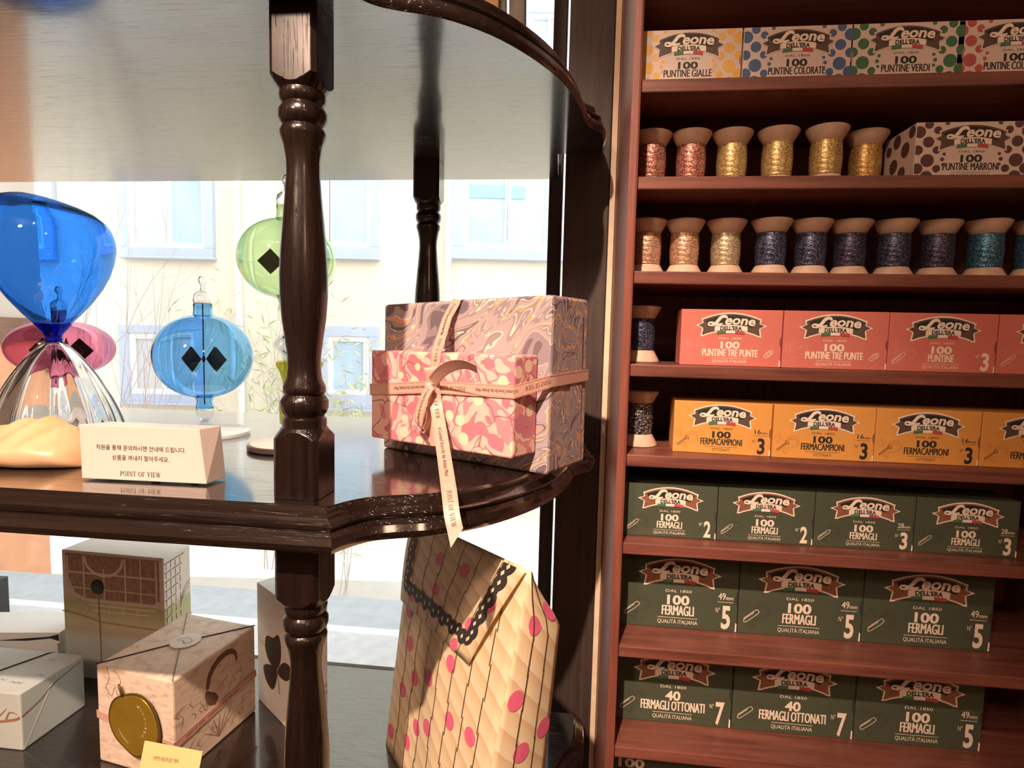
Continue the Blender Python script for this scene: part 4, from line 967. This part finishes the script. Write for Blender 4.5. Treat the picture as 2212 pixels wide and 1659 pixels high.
mb.build('garden_print', 'plan_brown' if 'plan_brown' in M else M.setdefault('plan_brown', plain('faded_brown_print', (.42, .25, .18, 1), .6, .25, 120)), me_)
mb = flat(); f2 = lambda u, v: (u * mw, -.0005, mh - v * mh)
def ln(mb, f, pts, w): brush(mb, f, pts, [w] * len(pts), 4)
f3 = lambda u, v: (u, -.0005, v); sc = lambda u, v: (u * mw, mh - v * mh)
for pts, w in (([(.06, .04), (.06, .22), (.12, .33), (.22, .375), (.93, .375), (.93, .03)], .003), ([(.22, .03), (.22, .36)], .003), ([(.07, .165), (.92, .165)], .003), ([(.63, .03), (.63, .36)], .003), ([(.42, .12), (.42, .36)], .0022), ([(.78, .03), (.78, .36)], .0022), ([(.07, .285), (.92, .285)], .002), ([(.26, .41), (.92, .41)], .0025), ([(.3, .45), (.86, .45)], .0018), ([(.34, .41), (.34, .47)], .0018), ([(.46, .41), (.46, .47)], .0018), ([(.6, .41), (.6, .47)], .0018), ([(.74, .41), (.74, .47)], .0018)):
    q = [sc(*p) for p in pts]
    for a, b_ in zip(q, q[1:]): brush(mb, f3, [a, b_], [w, w], 2)
o_, f_ = ring2(.42 * mw, mh * .96, .040, .034, .005, .005, 24, pi, 2 * pi); mb.add([f3(*p) for p in o_], f_)
mb.build('path_print', 'cream_ink', me_)
mb = flat(); fS = lambda u, v: (mw + .0004, u, v)
for k in range(7):
    z = mh * (.95 - .07 * k); ln(mb, fS, [(.002, z), (md * (.75 - .08 * k), z + .004)], .0014)
    for j in range(4): ln(mb, fS, [(.006 + .011 * j, z), (.006 + .011 * j, z - .011)], .001)
for k in range(3): ln(mb, fS, [(md * .6, .135 + .004 * k), (md * .75, .15 + .006 * k), (md * .95, .158 + .006 * k)], .0008)
mb.build('side_print', 'grey_text', me_)
MB().lathe([(.0128, 0), (.0132, .0006), (.0122, .002), (.004, .0026)], (0, 0, 0), 28).build('wax_seal', 'iron', me_, loc=(mw * .355, -.0004, mh * .735)).rotation_euler.x = RAD(90)
mb = MB(); mb.tube([(mw * .36, -.0012, mh * .68), (mw * .365, -.0012, .10), (mw * .37, -.0012, .012)], .0007, 6); mb.tube([(-.001, -.0012, mh * .525), (mw * .2, -.0012, mh * .50), (mw * .38, -.0015, mh * .462), (mw + .001, -.0012, mh * .445), (mw + .0012, md, mh * .455)], .0009, 6)
mb.build('cord', 'plan_brown', me_)

# fruit box
fA, fB, fC = at_z(215, 1643, ZL), at_z(378, 1690, ZL), at_z(552, 1535, ZL)
fg = atan2(fB.y - fA.y, fB.x - fA.x); fw = (fB - fA).length; fd = (fC - fB).length; fh = .146
t = NT('engraved_kraft_paper'); nz = t.n('ShaderNodeTexNoise', i_Scale=60.0, i_Detail=5.0, i_Distortion=.6); t.l(t.coord((1, 1, 3), rot=(.3, .2, .5)), nz.inputs['Vector'])
t.princ(t.ramp(nz.outputs['Fac'], [(.3, (.62, .45, .34, 1)), (.5, (.78, .62, .49, 1)), (.75, (.82, .68, .56, 1))]), .6); M['kraft'] = t.m
M['engrave'] = plain('engraved_brown_line', (.33, .17, .11, 1), .7); M['silhouette'] = plain('dark_brown_print', (.17, .085, .055, 1), .7)
fe = thing('gift_box', 'kraft paper gift box with engraved print, gold pear tag and round white seal', 'gift box', (fA.x, fA.y, ZL + .0002), fg)
MB().box(0, fw, 0, fd, 0, fh).build('wrapped_box', 'kraft', fe, bevel=.003)
fr_ = lambda u, v: (fw + .0004, u, v); ff = lambda u, v: (u, -.0004, v); ft = lambda u, v: (u, v, fh + .0004)
mb = flat(); rnd = random.Random(8)
for k in range(34):                                          # leafy engraving on the right side
    u0 = rnd.uniform(.005, fd * .85); v0 = rnd.choice((rnd.uniform(.066, .088), rnd.uniform(.008, .045)))
    brush(mb, fr_, [(u0, v0), (u0 + rnd.uniform(-.008, .008), v0 + .007), (u0 + rnd.uniform(-.010, .012), v0 + .013)], [.0005, .0009, .0003], 4)
for k in range(7): a = .55 + .32 * k; brush(mb, fr_, [(.080, .012), (.080 + .02 * cos(a), .018 + .012 * sin(a)), (.080 + .036 * cos(a), .016 + .030 * sin(a))], [.0008, .0012, .0004], 5)
brush(mb, ff, [(.020, .146), (.024, .13), (.018, .115), (.028, .105), (.034, .118), (.042, .10), (.05, .105)], [.0009] * 7); brush(mb, ff, [(.032, .144), (.045, .13), (.040, .115), (.055, .11)], [.0008] * 4)
for k in range(14): x = rnd.uniform(.01, .12); z = rnd.uniform(.1, .14); brush(mb, ff, [(x, z), (x + .01, z - .002)], [.0005, .0003], 3)
mb.build('engraving', 'engrave', fe)
mb = flat()                                                  # dark horned head
brush(mb, fr_, [(.060, .098), (.066, .118), (.082, .131), (.103, .133), (.116, .124), (.119, .110)], [.006, .009, .010, .009, .006, .002])
brush(mb, fr_, [(.058, .096), (.061, .088), (.068, .079), (.078, .070)], [.004, .012, .018, .010])
mb.build('head_print', 'silhouette', fe)
mb = MB()
mb.tube([(0, 0, fh + .0006), (fw * .47, fd * .5, fh + .0012), (fw, fd, fh + .0006)], .0009, 6); mb.tube([(fw, 0, fh + .0006), (fw * .5, fd * .5, fh + .0012), (0, fd, fh + .0006)], .0005, 6)
mb.build('fold_line', 'iron', fe)
seal = MB().lathe([(.0215, 0), (.0215, .0006), (.019, .0009)], (0, 0, 0), 36).build('round_seal', 'paper_white', fe, loc=(fw * .52, fd * .54, fh + .0016))
mb = flat(); fz = lambda u, v: (u, v, .00105)
brush(mb, fz, [(-.014, -.003), (-.008, .004), (0, .006), (.008, .004), (.012, -.002), (.006, -.006), (-.002, -.003)], [.0008] * 7); brush(mb, fz, [(-.010, -.006), (-.003, -.002), (.002, -.007), (.008, -.009)], [.0007] * 4)
mb.build('seal_drawing', 'grey_text', seal)
ov = (0, 0, 1)
fo = thing('ribbon', 'narrow peach printed ribbon around the kraft fruit box', 'ribbon', (fA.x, fA.y, ZL + .0002), fg)
ribbon([(-.0008, fd, .072), (-.0008, -.0010, .072), (fw * .6, -.0014, .060), (fw + .0012, -.0012, .052), (fw + .0012, fd, .066)], lambda q, T: ov, .0115, fo, texts=[(CS, .255, .045, False), (PV, .322, .034, True), (CS, .362, .06, False)], straight=True)
M['gold'] = plain('gold_foil', (.50, .32, .04, 1), .28, .1, 30, Metallic=.6); M['gold_edge'] = plain('dark_gold_edge', (.10, .055, .012, 1), .4)
pn = Vector((sin(fg), -cos(fg), 0)); pp = lambda px, py, off: at_pl(px, py, fA + pn * off, pn)
pear = round2([(262, 1502), (283, 1498), (306, 1503), (325, 1522), (338, 1548), (345, 1580), (344, 1605), (330, 1622), (308, 1637), (290, 1634), (272, 1618), (252, 1596), (240, 1572), (235, 1545), (239, 1522), (248, 1508)], 4)
pc = sum((pp(x, y, .006) for x, y in pear), Vector()) / len(pear)
tg = thing('gift_tag', 'gold pear-shaped tag hanging on the front of the kraft fruit box', 'tag', pc)
def pearloop(off, k): return [pc + (pp(x, y, .006) - pc) * k + pn * off - pc for x, y in pear]
MB().stack([pearloop(-.0012, 1.0), pearloop(.0006, 1.0)]).build('tag', 'gold_edge', tg, smooth=False)
MB().stack([pearloop(.0006, .93), pearloop(.0014, .92)]).build('gold_face', 'gold', tg)
q = [pp(*s_, .007) - pc for s_ in ((264, 1503), (260, 1488), (256, 1478))]; MB().tube(q, [.0022, .0016, .0014], 8).build('stem', 'gold_edge', tg, smooth=True)
mb = flat(); base_ = lambda u, v: tuple(pc * 0 + (Vector((cos(fg), sin(fg), 0)) * u) + Vector((0, 0, v)) + pn * .0016)
for k, ch in enumerate('WILLIAMS'): a = RAD(72 - 17 * k); put(mb, ch, base_, .006 + .0175 * cos(a), .003 + .024 * sin(a), .0034)
brush(mb, base_, [(-.025, -.012), (-.018, -.022), (-.008, -.03)], [.0004, .0007, .0004])
mb.build('relief_line', 'cream_ink', tg)
# yellow card in front
ya, yb_ = at_y(312, 1601, .655), at_y(440, 1613, .655)
M['yellow_card'] = plain('pale_yellow_card', (.88, .68, .30, 1), .6, .01)
yc = thing('price_card', 'pale yellow card with brown Korean lettering in front of the fruit box', 'card', (ya.x - .008, .642, ZL + .0002), RAD(-2))
cw = yb_.x - ya.x; chh = ya.z - ZL
MB().hexa([(-.004, 0, 0), (cw - .004, 0, 0), (cw - .004, .0012, 0), (-.004, .0012, 0)], [(.008, .013, chh), (cw + .008, .013, chh - .004), (cw + .008, .0142, chh - .004), (.008, .0142, chh)]).build('card', 'yellow_card', yc)
mb = flat(); put(mb, '선명한 마음이 담긴 편지', lambda u, v: (u + .012 * v / chh - .004, .013 * v / chh - .0003, v), cw * .42, chh - .021, .0042, .036); mb.build('lettering', 'gold_line', yc)

# clover box
cL, cC, cR = at_z(558, 1510, ZL), at_z(650, 1606, ZL), at_z(708, 1572, ZL)
M['pearl'] = plain('pearl_white_card', (.84, .80, .76, 1), .42, .02); M['clover'] = plain('dark_leaf_print', (.055, .03, .02, 1), .6, .3, 200)
ce = thing('gift_box', 'white box printed with a dark clover leaf behind the lower post', 'gift box', (cL.x, cL.y, ZL + .0002))
hC = at_y(555, 1258, cL.y).z - ZL
a_ = cC - cL; b_ = cR - cC; a_.z = b_.z = 0
q = [Vector((0, 0, 0)), a_, a_ + b_, b_]
MB().hexa(q, [p + Vector((0, 0, hC)) for p in q]).build('box', 'pearl', ce, bevel=.001)
an = Vector((a_.y, -a_.x, 0)).normalized(); au = a_.normalized()
cf = lambda u, v: tuple(au * u + an * .0004 + Vector((0, 0, v)))
def cpx(px, py): p = at_pl(px, py, cL + an * .0004, an) - cL; return (p.dot(au), p.z)
mb = flat()
for pts in (([(590, 1378), (575, 1374), (573, 1400), (582, 1430), (598, 1445), (606, 1425), (606, 1392), (600, 1372)]), ([(598, 1446), (580, 1435), (569, 1440), (575, 1470), (588, 1490), (596, 1475)]), ([(600, 1447), (612, 1432), (625, 1440), (628, 1462), (618, 1472), (604, 1462)])):
    mb.poly([cf(*cpx(*p)) for p in round2(pts, 4)])
brush(mb, lambda u, v: cf(u, v), [cpx(598, 1445), cpx(601, 1470), cpx(604, 1500)], [.001, .0014, .0016], 4)
mb.build('clover_print', 'clover', ce)
mb = flat(); brush(mb, lambda u, v: cf(u, v), [cpx(558, 1378), cpx(640, 1478)], [.0008, .0008], 2); bn = Vector((b_.y, -b_.x, 0)).normalized(); bu = b_.normalized(); bl_ = b_.length
cr = lambda u, v: tuple(a_ + bu * u + bn * .0004 + Vector((0, 0, v)))
brush(mb, cr, [(.0, .064), (bl_, .072)], [.0008, .0008], 2); brush(mb, cr, [(.0, .053), (bl_, .061)], [.0008, .0008], 2); put(mb, 'POINT OF VIEW', cr, bl_ * .5, .058, .004, bl_ * .7)
mb.build('band_print', 'grey_text', ce)

# ------------------------------------------------------------------ polka dot paper bag
bP = Vector((-.27, .8118, ZL)); be = Vector((.6186, -.7857, 0)); bm_ = Vector((.7857, .6186, 0))
BW0, BW1, BDp, BK, RZ = .271, .312, .094, .118, .375
t = NT('cream_tan_patterned_paper'); at = t.n('ShaderNodeUVMap'); at.uv_map = 'UVMap'; sp = t.n('ShaderNodeSeparateXYZ'); t.l(at.outputs[0], sp.inputs[0])
wv = t.n('ShaderNodeMath', operation='FRACT'); ad = t.n('ShaderNodeMath', operation='MULTIPLY_ADD'); ad.inputs[1].default_value = .55; fl_ = t.n('ShaderNodeMath', operation='FLOOR'); t.l(sp.outputs[0], fl_.inputs[0]); t.l(sp.outputs[0], ad.inputs[0]); t.l(sp.outputs[1], ad.inputs[2]); t.l(ad.outputs[0], wv.inputs[0])
nz = t.n('ShaderNodeTexNoise', i_Scale=2.0, i_Detail=2.0); t.l(at.outputs[0], nz.inputs['Vector'])
ad2 = t.n('ShaderNodeMath', operation='MULTIPLY_ADD'); ad2.inputs[1].default_value = .16; t.l(nz.outputs['Fac'], ad2.inputs[0]); t.l(wv.outputs[0], ad2.inputs[2])
t.princ(t.ramp(ad2.outputs[0], [(.06, (.88, .73, .50, 1)), (.5, (.84, .65, .40, 1)), (.98, (.74, .51, .29, 1)), (1.0, (.87, .70, .47, 1))]), .55); M['bagpaper'] = t.m
M['pinkdot'] = plain('pink_dot_ink', (.80, .15, .27, 1), .55, .04); M['dash'] = plain('fine_brown_line', (.10, .05, .025, 1), .6); M['lace'] = plain('black_lace_print', (.035, .028, .028, 1), .6); M['lacehole'] = plain('cream_lace_hole', (.84, .70, .46, 1), .6)
bag = thing('paper_bag', 'cream paper bag with pink dots and a black lace flap on the lower shelf', 'bag', bP + Vector((0, 0, .0002)))
def bag_front(s, z, off=0): n_ = (-bm_ + Vector((0, 0, BK))).normalized(); return be * s + bm_ * (BK * z) + Vector((0, 0, z)) + n_ * off
wid = lambda z: BW0 + (BW1 - BW0) * (z / RZ)
zr = lambda q: .350 + .030 * q                                # ridge height from left to right
def uvmesh(name, grid, parent, uvf, mat):                     # grid[i][j] of points, uv from (i, j) fractions
    ni, nj = len(grid), len(grid[0]); me = bpy.data.meshes.new(name)
    vs = [tuple(p) for row in grid for p in row]; fs = [(i * nj + j, (i + 1) * nj + j, (i + 1) * nj + j + 1, i * nj + j + 1) for i in range(ni - 1) for j in range(nj - 1)]
    me.from_pydata(vs, [], fs); uv = me.uv_layers.new(name='UVMap')
    for l in me.loops: i, j = divmod(l.vertex_index, nj); uv.data[l.index].uv = uvf(i / (ni - 1), j / (nj - 1))
    me.materials.append(M[mat]); me.polygons.foreach_set('use_smooth', [True] * len(me.polygons)); me.update()
    o = bpy.data.objects.new(name, me); COL.objects.link(o); o.parent = parent
    s_ = o.modifiers.new('paper', 'SOLIDIFY'); s_.thickness = .0006; s_.offset = -1
    return o
# body as a tube of paper: front, right side, back, left side, closing at the ridge
def front_pt(q, h): z = h * zr(q); s = q * wid(z); return be * s + bm_ * (BK * z - .004 * sin(pi * q) * sin(pi * h)) + Vector((0, 0, z))
def back_pt(q, h): z = h * zr(q); s = q * wid(z); k = BDp - (BDp - BK * zr(q)) * max(0, (h - .82) / .18) ** .8; return be * s + bm_ * k + Vector((0, 0, z))
uvmesh('front_face', [[front_pt(i / 20, j / 20) for j in range(21)] for i in range(21)], bag, lambda a, b: (a * 8, b * 13), 'bagpaper')
uvmesh('back_face', [[back_pt(1 - i / 20, j / 20) for j in range(21)] for i in range(21)], bag, lambda a, b: (a * 8, b * 13), 'bagpaper')
def side_pt(q, k, j):                                         # q = 1 right, 0 left; k across, j up
    a, b = front_pt(q, j), back_pt(q, j); p = a.lerp(b, k); bul = sin(pi * k) * (.006 + .0 * j) * (1 if q else -1) * (1 - j * .3); return p + be * bul
uvmesh('right_side', [[side_pt(1, i / 10, j / 20) for j in range(21)] for i in range(11)], bag, lambda a, b: (a * 3, b * 13 + a * .8), 'bagpaper')
uvmesh('left_side', [[side_pt(0, 1 - i / 10, j / 20) for j in range(21)] for i in range(11)], bag, lambda a, b: (a * 3, b * 13), 'bagpaper')
# flap folded over the front: corners in (s, z)
FT = [(.004, .349), (.311, .379), (.224, .236), (.006, .226)]
def flap_pt(u, v): a = Vector(FT[0]).lerp(Vector(FT[1]), u); b = Vector(FT[3]).lerp(Vector(FT[2]), u); c = a.lerp(b, v); return bag_front(c.x, c.y, .0035 + .003 * v + .003 * sin(pi * v))
uvmesh('flap', [[flap_pt(i / 16, j / 14) for j in range(15)] for i in range(17)], bag, lambda a, b: (a * 7.5 - b * 1.3, -b * 6), 'bagpaper')
fF_ = lambda u, v: front_pt(u, v) + (-bm_) * .0009
fS_ = lambda u, v: side_pt(1, u, v) + be * .0009
fP_ = lambda u, v: flap_pt(u, v) + (-bm_) * .0010
def dashes(name, f, cols, rows, tilt=0):
    mb = MB(); mb.flat = True; hw = .0007
    for c in range(1, cols):
        for r in range(rows):
            v0, v1 = r / rows + .004, min(1, (r + 1.12) / rows); u = c / cols + (.010 if r % 2 else 0)
            if not 0 < u < 1: continue
            P0 = [Vector(f(min(.999, u + tilt * q), min(.999, v0 + (v1 - v0) * q))) for q in (0, .5, 1)]
            d = (Vector(f(min(.999, u + .01), v0)) - P0[0]).normalized() * hw
            mb.strip([p - d for p in P0], [p + d for p in P0])
    return mb.build(name, 'dash', bag)
dashes('line_print', fF_, 8, 9); dashes('line_print', fS_, 3, 9); dashes('line_print', fP_, 7, 5)
def dots(name, f, lst, ru, rv):
    mb = MB(); mb.flat = True
    for u, v in lst:
        pl = clip(disc2(u, v, ru, rv, 20), 0, 0, 1, 1)
        if len(pl) < 3: continue
        c0 = f(min(max(u, .001), .999), min(max(v, .001), .999)); mb.add([c0] + [f(*q) for q in pl], [(0, 1 + i, 1 + (i + 1) % len(pl)) for i in range(len(pl))])
    return mb.build(name, 'pinkdot', bag)
dots('dot_print', lambda u, v: front_pt(u, v) + (-bm_) * .0006, [(.16, .50), (.42, .46), (.27, .40), (.66, .40), (.83, .42), (.47, .29), (.36, .24), (.71, .22), (.27, .14), (.54, .04), (.87, .10), (.6, .58), (.1, .62), (.93, .30), (.14, .30), (.05, .08), (.75, .05)], .040, .030)
dots('dot_print', lambda u, v: side_pt(1, u, v) + be * .0006, [(.35, .83), (.85, .86), (.2, .60), (.45, .42), (.85, .47), (.3, .26), (.8, .20), (.1, .10), (.6, .06)], .14, .034)
dots('dot_print', lambda u, v: flap_pt(u, v) + (-bm_) * .0007, [(.40, .27), (.64, .24), (.45, .58), (.17, .84), (.86, .66), (.80, .95), (.93, .40), (.10, .35)], .040, .075)
# lace along three sides of the flap: scalloped black band with open diamonds
mb = MB(); mb.flat = True; hb = MB(); hb.flat = True
fl2 = lambda u, v: flap_pt(u, v) + (-bm_) * .0016; fl3 = lambda u, v: flap_pt(u, v) + (-bm_) * .0021
path = [((.08, .0), (.08, .76), 9), ((.08, .76), (.905, .79), 14), ((.905, .79), (.90, .0), 9)]
for (a, b, n_) in path:
    for k in range(n_ + 1):
        q = k / n_; u, v = a[0] + (b[0] - a[0]) * q, a[1] + (b[1] - a[1]) * q
        vert = abs(b[0] - a[0]) < .1; j = .011 * (1 if k % 2 else -1); uu, vv = (u + j * .55, v) if vert else (u, v + j * 1.3)
        uu = min(max(uu, .02), .985); vv = min(max(vv, .02), .985)
        big = 1.25 if k % 2 else 1.0
        mb.poly([fl2(*p) for p in clip(disc2(uu, vv, .034 * big, .066 * big, 18), 0, 0, 1, 1)])
        hb.poly([fl3(*p) for p in clip([(uu, vv - .030), (uu + .0115, vv), (uu, vv + .030), (uu - .0115, vv)], 0, 0, 1, 1)])
lc = mb.build('lace_print', 'lace', bag); hb.build('lace_opening', 'lacehole', lc)

# ------------------------------------------------------------------ things standing on the upper shelf, seen past its edge
M['peach_panel'] = plain('peach_marbled_panel', (.72, .42, .24, 1), .6, .25, 30)
M['driftwood'] = wood('weathered_grey_wood', (.20, .18, .16, 1), (.46, .42, .38, 1), .8, (30, 30, 3))
zt_ = ZU + .0392
def stand(name, label, cat, x0, x1, y, m, th=.02, lean=0, top=.35):
    a, b = px_x(x0, y, 1.9), px_x(x1, y, 1.9)
    o = MB().hexa([(0, 0, 0), (b - a, 0, 0), (b - a, th, 0), (0, th, 0)], [(lean, 0, top), (b - a + lean, 0, top), (b - a + lean, th, top), (lean, th, top)]).build(name, m, None, (a, y, zt_ + .0002), bevel=.002); return tag(o, label, cat)
stand('picture_panel', 'peach panel standing on the upper shelf at the top of the picture', 'panel', 990, 1078, .95, 'peach_panel')
stand('wooden_slat', 'grey weathered slat right beside the peach panel', 'slat', 1083, 1101, .96, 'driftwood', .02, -.01)
stand('wooden_slat', 'wider grey weathered slat nearest the window jamb', 'slat', 1105, 1140, .95, 'driftwood', .025, -.006)
